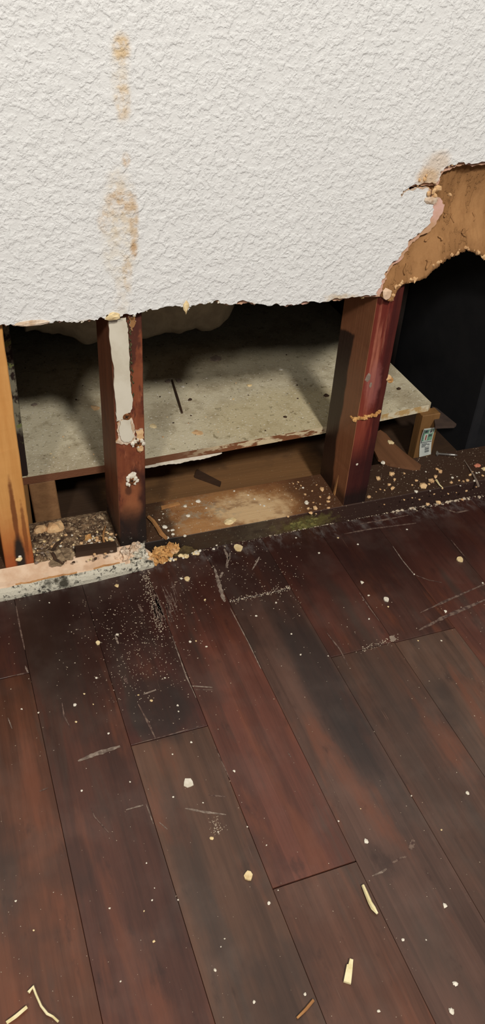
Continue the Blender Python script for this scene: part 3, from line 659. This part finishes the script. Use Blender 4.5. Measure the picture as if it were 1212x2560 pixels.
item('wood_splinter', 'dark broken wooden slat in the rubble left of the plaster-striped stud', 'splinter', prism([tuple(q) for q in pts], .36, .46), DARKW, (*a[:2], .36))
P = [onZ(371, 1292, .37), onZ(384, 1304, .37), (onZ(395, 1320, .38)), onZ(404, 1335, .37), onZ(416, 1346, .36)]
item('wood_splinter', 'tan curved splinter lying on the sill right of the plaster-striped stud', 'splinter', tube(P, [.03, .035, .035, .04, .03], 6), TWIG, P[0])
P = [onZ(264, 1316, .42), onZ(259, 1330, .46), onZ(258, 1345, .46), onZ(263, 1366, .43)]
item('straw', 'thin pale curved straw standing in the rubble by the plaster-striped stud', 'straw', tube(P, [.010, .016, .016, .018], 6), TWIG, P[3])
# curled bark-like strip in the rubble
P = [onZ(160, 1345, .46), onZ(140, 1362, .45), onZ(131, 1380, .44), onZ(138, 1398, .43), onZ(158, 1410, .42)]
item('curled_strip', 'dark curled strip of paper among the rubble beside the fir stud', 'strip', tube(P, [.014, .028, .032, .026, .012], 6), CHIPB, P[4])
P = [onZ(148, 1386, .42)]
item('plaster_clod', 'grey-tan round clod in the rubble heap by the fir stud', 'clod', place(lump(51, 3, .9, 2.6), (*P[0][:2], .38), (.17, .15, .07), .2), plain('clod_plaster', (150, 128, 100), (112, 92, 70), 8, .95, .002), P[0])
# big stones by the support block
for (px, py, s, lab, sd) in ((101, 1322, .105, 'tan gypsum lump nearest the fir stud, below the brown block', 3), (137, 1318, .14, 'longer tan gypsum lump below the brown support block', 5)):
    p = onZ(px, py+8, .36); item('gypsum_lump', lab, 'gypsum lump', place(lump(sd, 2, .35, 1.4), (p[0], p[1], .40), (s*1.05, s*.75, s*.72), .2), CHIPT, p)
p = onZ(222, 1352, .36); item('gypsum_lump', 'orange-brown chip standing in the rubble above the dark slat', 'gypsum lump', place(lump(9, 2, .4, 1.5), (p[0], p[1], .42), (.06, .04, .07)), CHIPO, p)
# rubble heap in the left bay
NXg, NYg = 70, 46; v, f = [], []
for j in range(NYg+1):
    for i in range(NXg+1):
        X = .375+1.30*i/NXg; Y = 9.46+.97*j/NYg
        e = min(1, (NXg-i)/8, i/3+.3, (NYg-j)/8, j/5+.3)
        z = .325+e*(.055+.03*mnoise.noise(Vector((X*2.2, Y*2.2, 0)))+.03*mnoise.noise(Vector((X*7, Y*7, 1)))+.022*mnoise.noise(Vector((X*17, Y*17, 3)))+.02*mnoise.noise(Vector((X*33, Y*33, 5))))
        v.append((X, Y, z))
for j in range(NYg):
    for i in range(NXg): k = j*(NXg+1)+i; f.append((k, k+1, k+NXg+2, k+NXg+1))
o = item('rubble_heap', 'dirty crumbled plaster heap between the fir and plaster-striped studs', 'rubble', (v, f), DIRT, (1, 9.9, .33)); o['kind'] = 'stuff'

# crumbs: shared meshes
VAR = {}
def crumb_mesh(mat, i):
    k = (mat.name, i)
    if k not in VAR:
        vv, ff = lump(i*1.7+len(VAR)*.3, 1 if i < 4 else 2, .5, 1.5, (1, .8, .55)); me = bpy.data.meshes.new('crumb')
        me.from_pydata([tuple(np.array(p)*U) for p in vv], [], ff); me.materials.append(mat); VAR[k] = me
    return VAR[k]
rnd = random.Random(77)
def crumb(px, py, size, mat, z, label, group, name='crumb', flat=1., var=None):
    p = onZ(px, py, z); s = size/pxsize(p)/2
    o = bpy.data.objects.new(name, crumb_mesh(mat, rnd.randrange(6) if var is None else var)); COL.objects.link(o)
    o.location = (p[0]*U, p[1]*U, (z+s*.30*flat)*U); o.scale = (s, s*1.05, s*flat); o.rotation_euler = (0, 0, rnd.random()*6.28)
    return tag(o, label, 'crumb', group)
lr, gr = 'tan gypsum crumb on the sill right of the wine-red stud', 'crumbs on the sill right of the wine-red stud'
for px, py, s in ((945,1198,16),(985,1200,11),(1010,1184,7),(972,1213,10),(980,1222,15),(961,1226,5),(950,1224,6),(940,1230,4),(922,1243,13),(1040,1203,10),(1030,1213,7),(1056,1217,23),(1077,1204,17),(1072,1211,7),(1087,1193,14),(1092,1174,10),(1100,1180,13),(1128,1207,10),(1147,1202,6),(1158,1204,7),(1168,1202,9),(1175,1188,10),(1096,1257,15),(1068,1262,11),(1155,1250,9),(978,1187,16),(1180,1180,6),(1206,1190,8),(1010,1250,6),(1030,1245,5),(1048,1250,7),(1120,1235,6),(1140,1232,5),(1085,1236,6),(1165,1228,7),(960,1262,6),(1190,1218,6),(1105,1222,5)):
    crumb(px, py, s, CHIPT, .332, {23: 'largest round tan crumb on the sill right of the wine-red stud'}.get(s, lr if px < 1060 else 'tan gypsum crumb on the sill near the screw and right frame edge'), gr if px < 1060 else 'crumbs on the sill near the right frame edge', 'gypsum_crumb')
crumb(1193, 1166, 16, CHIPP, .332, 'brick-pink crumb by the black void at the right frame edge', 'crumbs on the sill right of the wine-red stud', 'gypsum_crumb')
crumb(1211, 1174, 14, CHIPC, .332, 'cream crumb cut by the right frame edge beside the pink one', None, 'gypsum_crumb')
crumb(957, 1158, 12, CHIPW, .392, 'white chip at the edge of the pointed wood offcut', None, 'paint_chip')
crumb(976, 1107, 22, CHIPC, .392, 'large cream chip lying on the pointed wood offcut', None, 'gypsum_crumb', .5)
for px, py, s in ((1130,1195,9),(1190,1183,6),(1197,1182,6),(1040,1230,11),(1064,1180,5),(1075,1228,5),(1142,1192,4),(1185,1203,9),(1150,1215,5)):
    crumb(px, py, s, CHIPW, .332, 'white chip on the sill right of the wine-red stud', 'white chips right of the wine-red stud', 'paint_chip')
lm, gm = 'tan gypsum crumb on the sill just left of the wine-red stud foot', 'crumbs on the sill left of the wine-red stud'
for px, py, s in ((803,1225,17),(822,1245,13),(820,1255,10),(762,1237,8),(766,1258,13),(770,1272,9),(776,1283,11),(788,1272,14),(821,1271,10),(783,1257,6),(799,1261,6),(733,1210,6),(791,1213,6),(790,1285,5),(729,1250,5),(720,1292,7),(745,1206,6),(752,1215,7),(757,1220,6),(800,1243,7),(780,1228,6),(740,1222,5)):
    crumb(px, py, s, CHIPT if rnd.random() < .8 else CHIPW, .332, lm, gm, 'gypsum_crumb')
lm, gm = 'pale chip on the tan part of the sill right of the plaster-striped stud', 'chips on the tan sill'
for px, py, s in ((470,1290,11),(463,1266,10),(412,1318,16),(421,1327,8),(431,1326,12),(432,1336,9),(418,1345,10),(462,1340,9),(515,1271,7),(495,1254,13),(447,1320,5),(480,1260,5),(660,1265,8),(650,1262,6),(636,1248,6),(620,1238,5),(673,1248,5),(585,1228,7),(408,1285,6),(398,1300,6)):
    crumb(px, py, s, CHIPW, .332, lm, gm, 'paint_chip', .6)
# rubble crumbs
for k in range(110):
    px, py = rnd.uniform(82, 292), rnd.uniform(1328, 1408)
    if py > 1425-(px-60)*.14 or (py < 1345 and px < 150): continue
    crumb(px, py, rnd.uniform(4, 11)**1., rnd.choice((CHIPT, CHIPW, CHIPT, CHIPC, CHIPG, CHIPB)), .385, 'small plaster crumb in the rubble heap by the fir stud', 'crumbs of the rubble heap', 'plaster_crumb')
for k in range(26):
    crumb(rnd.uniform(205, 285), rnd.uniform(1345, 1374), rnd.uniform(6, 13), rnd.choice((CHIPT, CHIPC, CHIPW)), .40, 'small plaster crumb in the rubble heap by the fir stud', 'crumbs of the rubble heap', 'plaster_crumb')
for k in range(14): crumb(rnd.uniform(0, 16), rnd.uniform(1424, 1440), rnd.uniform(6, 10), CHIPW, .27, 'white crumb on the wall remnant at the left frame edge', 'crumbs at the left frame edge', 'plaster_crumb')
# foam / plaster mass at the foot of the middle stud
t = thing('plaster_mass', 'crumpled white and grey plaster mass at the plaster-striped stud foot', 'plaster', onZ(335, 1405, 0))
for k, (px, py, z, s, mt) in enumerate(((340, 1390, .20, .13, MOULD), (322, 1388, .22, .11, PINKGYP), (350, 1402, .12, .11, MOULD), (306, 1394, .18, .10, PINKGYP), (348, 1374, .24, .10, MOULD), (330, 1406, .13, .13, MOULD), (290, 1398, .25, .07, PINKGYP), (338, 1368, .30, .08, GYP), (312, 1378, .3, .07, GYP), (354, 1390, .1, .08, CHIPW), (342, 1412, .1, .10, MOULD))):
    p = onY(px, py, 9.36); mk('clod', *place(lump(k*3+61, 3, .7, 2.2), p, (s*1.15, s*.8, s*.85), k), mt, t)
t = thing('foam_mass', 'orange-tan spongy crumble right of the plaster-striped stud foot', 'foam', onZ(400, 1400, 0))
for k, (px, py, s) in enumerate(((378, 1392, .08), (395, 1382, .10), (415, 1378, .10), (432, 1374, .08), (385, 1408, .09), (405, 1396, .09), (372, 1412, .07), (425, 1366, .07), (440, 1368, .06), (398, 1410, .06), (366, 1400, .05))):
    p = onY(px, py, 9.36); mk('clod', *place(lump(k*2+91, 3, .9, 2.6), (p[0], p[1], max(p[2], .04)), (s, s*.8, s*.7), k), CHIPO if k % 3 else CHIPT, t)
item('mould_clump', 'olive mould clump on the sill face right of the spongy crumble', 'mould', place(lump(17, 3, .5, 2), onY(458, 1382, 9.42), (.22, .05, .12)), plain('olive_dark_mould', (84, 68, 38), (60, 46, 26), 8, .95, .001), onZ(458, 1392, 0))
rnd2 = random.Random(4)
for k in range(22):
    px = rnd2.uniform(405, 500); py = 1418-(px-360)*.27+rnd2.uniform(-4, 5)
    crumb(px, py, rnd2.uniform(7, 17), CHIPC if k % 3 else CHIPW, .01, 'cream plaster crumb in the row below the spongy crumble', 'crumbs below the spongy crumble', 'plaster_crumb')

# screw lying on the sill at right
t = thing('screw', 'steel screw lying beside the tagged support', 'screw', onZ(1090, 1133, .36))
a, b = onZ(1092, 1134, .37), onZ(1144, 1138, .37)
P = [a+(b-a)*k for k in (0, .06, .09, .60, .62, .64, .68, .72, .76, .8, .84, .88, .92, 1)]
mk('shank', *tube(P[2:], [.020, .020, .026, .018, .026, .018, .026, .018, .026, .017, .014, .003], 8), STEEL, t, smooth=True)
mk('head', *tube([a-(b-a)*.02, a, P[2]], [.05, .055, .02], 12), STEEL, t)
# fibre / cobweb twigs at right
P = [onZ(1160, 1150, .34), onZ(1176, 1175, .36), onZ(1190, 1200, .36), onZ(1196, 1216, .34)]
item('wood_splinter', 'thin grey splinter on the sill near the right frame edge', 'splinter', tube(P, [.004, .010, .018, .02], 5), CHIPG, P[3])
P = [onZ(1090, 1200, .36), onZ(1098, 1212, .36), onZ(1107, 1220, .34)]
item('straw', 'short pale forked straw beside the big tan crumb on the sill', 'straw', tube(P, [.02, .012, .008], 5), STRAW, P[0])

# things on the cabinet board
for px, py, s, mt, lab, fl in ((493, 1083, 30, CHIPT, 'flat tan chip lying on the cream board between two studs', .25), (540, 899, 36, CHIPG, 'grey flake deep on the cream board in shadow', .35), (238, 1020, 24, CHIPT, 'pinkish chip on the cream board half behind the plaster-striped stud', .4),
        (420, 955, 18, CHIPG, 'grey pebble left of the dark stick on the cream board', .6), (448, 953, 20, CHIPG, 'grey pebble right of the dark stick on the cream board', .5), (622, 964, 13, CHIPC, 'pale crumb in the middle of the cream board', .6),
        (475, 1000, 12, CHIPB, 'dark crumb right of the dark stick on the cream board', .6), (997, 973, 14, CHIPB, 'dark pellet on the cream board right of the wine-red stud', .6), (703, 925, 12, CHIPW, 'white crumb at the shadow edge on the cream board', .6), (712, 1043, 10, CHIPB, 'dark pellet near the front of the cream board', .7), (85, 1013, 14, CHIPG, 'grey crumb at the left end of the cream board', .6), (815, 990, 16, CHIPB, 'dark flake on the cream board left of the wine-red stud', .5), (456, 968, 12, CHIPW, 'white crumb beside the grey pebbles on the cream board', .6), (383, 1065, 22, CHIPC, 'long pale chip on the cream board right of the plaster-striped stud', .3)):
    crumb(px, py, s, mt, zt, lab, None, 'board_crumb', fl)
for k in range(60):
    px = rnd.uniform(90, 800); py = 1180-px*.145-rnd.uniform(5, 190)
    crumb(px, py, rnd.uniform(3, 6.5), rnd.choice((CHIPW, CHIPC, CHIPB, CHIPT)), zt, 'tiny crumb scattered on the cream cabinet board', 'tiny crumbs on the cabinet board', 'board_crumb', .6)
a, b = onZ(430, 950, zt+.02), onZ(455, 1032, zt+.02)
item('stick', 'thin dark stick lying on the cream cabinet board', 'stick', tube([a, (a+b)/2, b], [.016, .022, .018], 6), DARKW, a)
a, b = onZ(489, 1183, .11), onZ(552, 1208, .11); nr = np.array((.05, .09, 0))
item('wood_splinter', 'dark slat under the cream board on the floor behind', 'splinter', prism([tuple(q[:2]) for q in (a-nr, b-nr*.8, b+nr*.2, a+nr)], .082, .13), DARKW, a)

# straws and chips on the floor
def straw(lab, px, r, z=.03, name='straw', mt=STRAW, nn=6):
    P = [onZ(x, y, z) for x, y in px]; return item(name, lab, 'straw', tube(P, [q/pxsize(P[0]) for q in r], nn), mt, P[0])
straw('pale straw sliver on the floor near the right board joint', ((907, 2213), (915, 2232), (925, 2256), (933, 2270), (943, 2284)), (4, 5, 5.5, 6.5, 3))
straw('bent thin straw at the bottom left of the floor', ((71, 2481), (83, 2467), (90, 2486), (103, 2515), (118, 2534), (132, 2541), (146, 2554)), (4.5, 4.5, 3, 3, 3.5, 3, 3))
straw('thick short straw at the bottom left corner of the floor', ((16, 2557), (40, 2540), (67, 2517)), (4.5, 5, 4.5))
a, b = onZ(878, 2399, .02), onZ(868, 2457, .02)
d = (b-a)/np.linalg.norm(b-a); nr = np.array((-d[1], d[0], 0))*.035
pts = [a+nr*.5, a-nr*.5, a+(b-a)*.25-nr*.6, a+(b-a)*.28-nr*1.0, b-nr*1.1, b+nr*1.0, a+(b-a)*.5+nr*.8]
item('wood_splinter', 'flat pale wood splinter on the floor near the bottom right', 'splinter', prism([tuple(q[:2]) for q in pts], .003, .035), STRAW, a)
a, b = onZ(782, 2500, .01), onZ(742, 2545, .01)
straw('faint brown straw near the bottom middle of the floor', ((783, 2500), (765, 2522), (742, 2545)), (4, 4, 3), .02, mt=TWIG)
def flake(lab, px, py, r, mt, sd, h=.03, name='paint_flake'):
    h = .003+(h-.003)*.5
    p = onZ(px, py, 0); s = r/pxsize(p); rn = random.Random(sd)
    pts = [(p[0]+s*math.cos(q*.7)*rn.uniform(.75, 1.12), p[1]+s*1.15*math.sin(q*.7)*rn.uniform(.75, 1.12)) for q in range(9)]
    return item(name, lab, 'flake', prism(pts, .003, h), mt, p)
flake('large white paint flake alone on the floor', 471, 1958, 13, CHIPW, 3)
flake('yellowish chip on the reddish floor board', 621, 2192, 11, CHIPC, 5, .05)
flake('cream chip on the floor by the sill, left of the white drip', 595, 1371, 12, CHIPC, 6, .04)
flake('cream chip on the floor below the spongy crumble', 468, 1448, 8, CHIPC, 8, .03)
flake('cream pellet on the darkest floor board', 245, 1609, 6, CHIPC, 9, .05)
flake('white drop-shaped chip on the dark red floor right of centre', 965, 1500, 7, CHIPW, 12, .05)
flake('pale scrap lying on the dark floor near the right edge', 1149, 1400, 9, CHIPC, 13, .05)
flake('grey flake at the dusty joint on the right of the floor', 981, 1597, 9, CHIPG, 14, .02)
FC = ((292,1465,11),(187,1763,11),(293,1587,8),(512,1500,8),(516,1617,7),(475,1605,8),(490,1603,6),(378,1752,9),(241,1695,6),(1113,1529,10),(905,1457,11),(921,1489,7),(1035,1436,5),(672,2258,9),(915,2104,14),(1112,2265,14),(1168,1983,12),(537,2425,10),(635,2505,8),(946,2528,10),(1128,2528,15),(762,2486,9),(1138,2460,13),(1007,2350,8),(384,2354,8),(529,2096,10),(274,2271,6),(301,2454,6),(453,1447,8),(541,1363,8),(534,1373,8),(545,2080,5),(585,1928,8),(640,1540,6),(690,1507,6),(728,1585,5),(751,1637,6),(922,1548,6),(1017,1324,6),(894,1361,6),(797,1383,6),(740,1345,6),(845,1345,6),(820,1640,4),(1206,1458,6),(970,1517,5),(1045,1602,5),(1103,1602,5),(1065,2350,4),(695,2226,4),(846,2053,5),(1103,2075,5),(1028,1990,5),(901,2022,4),(666,2113,5),(618,2067,4),(360,2278,5),(380,2251,6),(445,2250,5),(366,2158,5),(386,2220,4),(39,2253,7),(84,2326,5),(561,2347,5),(552,2367,4),(204,1977,6),(325,1955,5),(433,1993,6),(507,2007,5),(478,1856,6),(431,1886,5),(54,1773,6),(96,1782,5),(123,1507,5),(211,1735,6),(233,1761,5),(190,1805,6),(271,1834,6),(346,1738,6),(444,1764,6),(446,1779,5),(412,1695,5))
for px, py, s in FC:
    where = 'upper floor close to the sill' if py < 1560 else ('middle of the floor' if py < 2010 else 'lower floor nearest the viewer')
    side_ = 'left third' if px < 404 else ('central third' if px < 808 else 'right third')
    crumb(px, py, s, CHIPW if rnd.random() < .7 else CHIPC, .001, 'small white crumb on the %s, %s' % (where, side_), 'white crumbs on the %s, %s' % (where, side_), 'floor_crumb', .8)
# fine dust and grit nobody could count
rnd = random.Random(33); parts = []
T4 = ([(1, 0, 0), (-.5, .87, 0), (-.5, -.87, 0), (0, 0, .8)], [(0, 1, 3), (1, 2, 3), (2, 0, 3)])
def grit(px, py, s, z=.001):
    p = onZ(px, py, z); q = s/pxsize(p)/2; parts.append(place(T4, p, (q*rnd.uniform(.7, 1.6), q, q), rnd.random()*6))
for k in range(620):
    px = rnd.gauss(345, 75); py = rnd.gauss(1610, 85)
    if 1440 < py < 1860 and py > 1505-px*.29+25: grit(px, py, rnd.choice((1.5, 1.8, 2.2, 2.8, 3.6)))
for k in range(330):
    t_ = rnd.random(); grit(362+40*t_+rnd.gauss(0, 7), 1430+150*t_+rnd.gauss(0, 8), rnd.uniform(1.5, 3.6))
for k in range(300):
    px = rnd.uniform(420, 760); py = rnd.gauss(1440, 55)
    if py > 1512-px*.25+10: grit(px, py, rnd.choice((1.6, 2, 2.6, 3.4)))
for k in range(420):
    grit(rnd.uniform(0, 1212), 1500+1060*rnd.random()**1.5, rnd.choice((1.4, 1.8, 2.2, 3)))
for k in range(160):
    t_ = rnd.random(); grit(575+150*t_, 1504-34*t_+rnd.gauss(0, 3), rnd.uniform(1.8, 4))
for k in range(90):
    t_ = rnd.random(); grit(905+90*t_, 1624-30*t_+rnd.gauss(0, 5), rnd.uniform(1.6, 3.5))
for k in range(60):
    grit(rnd.gauss(540, 9), rnd.gauss(2065, 16), rnd.uniform(2, 4))
v, f = join(parts); o = item('floor_grit', 'fine white dust and grit scattered over the floor boards', 'dust', (v, f), DUST, (3, 7, 0)); o['kind'] = 'stuff'
parts = []
for k in range(900):
    px = rnd.uniform(440, 1230); e = 1.0 if px > 860 else .55
    py = np.interp(px, (440, 560, 700, 900, 1000, 1100, 1212, 1240), (1388, 1366, 1334, 1289, 1274, 1257, 1237, 1232))+abs(rnd.gauss(0, 4*e))-rnd.random()*3
    if rnd.random() > .25+1.1*mnoise.noise(Vector((px*.012, 3, 0)))+(.45 if px > 860 else 0): continue
    p = onZ(px, py, .0); s = (.9+rnd.random()**4*(5.5 if px > 860 else 3.))/pxsize(p); parts.append(place(L[k % 5] if s > .034 else T4, (p[0], min(p[1], 9.452), .004), (s, s*.7, s*.6), rnd.random()*6))
v, f = join(parts); o = item('seam_grit', 'line of crumbled plaster grit in the seam between floor and sill', 'dust', (v, f), DUST, (5, 9.4, 0)); o['kind'] = 'stuff'
parts = []
for k in range(420):
    px = rnd.uniform(370, 1200); py = np.interp(px, (370, 560, 700, 900, 1212), (1330, 1290, 1262, 1225, 1170))+rnd.uniform(-55, 60)
    p = onZ(px, py, .331)
    if 9.48 < p[1] < 10.4 and not (5.4 < p[0] < 5.9): 
        s = rnd.choice((1.5, 2, 2.6, 3.4))/pxsize(p)/2; parts.append(place(T4, p, s, rnd.random()*6))
v, f = join(parts); o = item('sill_grit', 'fine pale grit scattered on the sill plate', 'dust', (v, f), DUST, (5, 9.9, .33)); o['kind'] = 'stuff'

# scuffs and scratches on the boards: hair-thin chalky marks
def scuff(px, wd, mt=SCUFF, seed=0, z=.0035):
    P = [onZ(x, y, 0) for x, y in px]; rn = random.Random(seed); Q = []
    for i in range(len(P)-1):
        for t in np.linspace(0, 1, 8, endpoint=False): Q.append(P[i]*(1-t)+P[i+1]*t)
    Q.append(P[-1]); n = len(Q); Lf, Rt = [], []
    for i, q in enumerate(Q):
        d = Q[min(i+1, n-1)]-Q[max(i-1, 0)]; d /= np.linalg.norm(d)+1e-9; nr = np.array((-d[1], d[0], 0)); e = math.sin(math.pi*(i+.35)/(n-.3+.7))**.5
        w_ = wd/pxsize(q)/2*e*rn.uniform(.55, 1.2); Lf.append(q+nr*w_); Rt.append(q-nr*w_)
    v = [(p[0], p[1], z) for p in Lf+Rt]; f = [(i, i+n, i+n+1, i+1) for i in range(n-1)]
    v += [(p[0], p[1], z-.002) for p in Lf+Rt]; f += [(2*n+i+1, 2*n+i+n+1, 2*n+i+n, 2*n+i) for i in range(n-1)]
    mk('scuff_mark', v, f, mt, floor)
S = (([(195, 1903), (240, 1885), (300, 1866)], 13, SCUFF), ([(480, 1715), (532, 1719)], 4, SCUFF), ([(485, 1724), (533, 1725)], 3, SCUFFD), ([(1046, 1576), (1110, 1543), (1212, 1500)], 11, SCUFFD), ([(1050, 1532), (1120, 1500), (1212, 1460)], 7, SCUFFD),
     ([(462, 2021), (510, 2030), (565, 2037)], 6, SCUFF), ([(315, 2025), (358, 2013)], 5, SCUFF), ([(228, 2020), (236, 2042), (272, 2082)], 4, SCUFFD), ([(398, 2056), (418, 2073)], 3, SCUFF), ([(365, 2010), (383, 2060)], 3, SCUFF), ([(98, 1979), (120, 1970)], 4, SCUFFD),
     ([(358, 1736), (390, 1725)], 5, SCUFF), ([(345, 1760), (372, 1810), (388, 1846)], 6, SCUFFD), ([(330, 1862), (420, 1838), (512, 1811)], 3, SCUFFD), ([(155, 1757), (160, 1790), (176, 1820)], 4, SCUFFD), ([(430, 1590), (465, 1690), (490, 1745)], 3, SCUFF), ([(535, 1862), (575, 1950)], 3, SCUFFD),
     ([(575, 1520), (620, 1605), (652, 1672)], 3, SCUFF), ([(981, 1365), (1005, 1400), (1035, 1437)], 3, SCUFF), ([(1035, 1437), (1070, 1450), (1105, 1457)], 3, SCUFFD), ([(898, 1482), (925, 1522), (948, 1553)], 3, SCUFFD), ([(815, 1580), (850, 1625), (870, 1665)], 4, SCUFFD), ([(930, 2190), (955, 2180), (966, 2172)], 6, SCUFF), ([(980, 2158), (1000, 2146), (1016, 2142)], 8, SCUFFD), ([(1024, 2125), (1034, 2100)], 14, SCUFFD),
     ([(560, 1372), (570, 1395), (566, 1420)], 8, SCUFF), ([(575, 1382), (572, 1400)], 6, SCUFF), ([(536, 1420), (546, 1455), (556, 1490), (562, 1505)], 11, SCUFF), ([(556, 1430), (550, 1445)], 8, SCUFF), ([(648, 1392), (645, 1400), (630, 1425)], 5, SCUFF), ([(345, 1510), (356, 1530)], 9, SCUFFD), ([(288, 1590), (296, 1610)], 7, SCUFF), ([(310, 1690), (318, 1710)], 9, SCUFFD), ([(40, 1515), (50, 1570), (62, 1625)], 4, SCUFFD), ([(63, 1665), (70, 1682)], 4, SCUFF), ([(900, 1310), (960, 1300), (1020, 1288)], 5, SCUFFD), ([(1100, 1268), (1140, 1282), (1170, 1276)], 6, SCUFFD), ([(860, 1335), (930, 1322), (1040, 1308)], 5, SCUFFD), ([(20, 1795), (30, 1822)], 3, SCUFF), ([(1127, 1350), (1145, 1372), (1165, 1396)], 2.5, SCUFFD), ([(555, 2270-0*1), (557, 2272)], 2, SCUFFD), ([(520, 1988), (566, 1992)], 4, SCUFFD), ([(20, 1692), (70, 1682)], 4, SCUFFD), ([(718, 1880), (727, 1893)], 3, SCUFFD))
for i, (a, b, mt) in enumerate(S): scuff(a, b, mt, i)
for k in range(26):
    x = rnd.uniform(370, 430); y = rnd.uniform(1432, 1520); scuff([(x, y), (x+10+rnd.random()*10, y+30+rnd.random()*30)], rnd.uniform(2, 4), SCUFFD, 100+k)
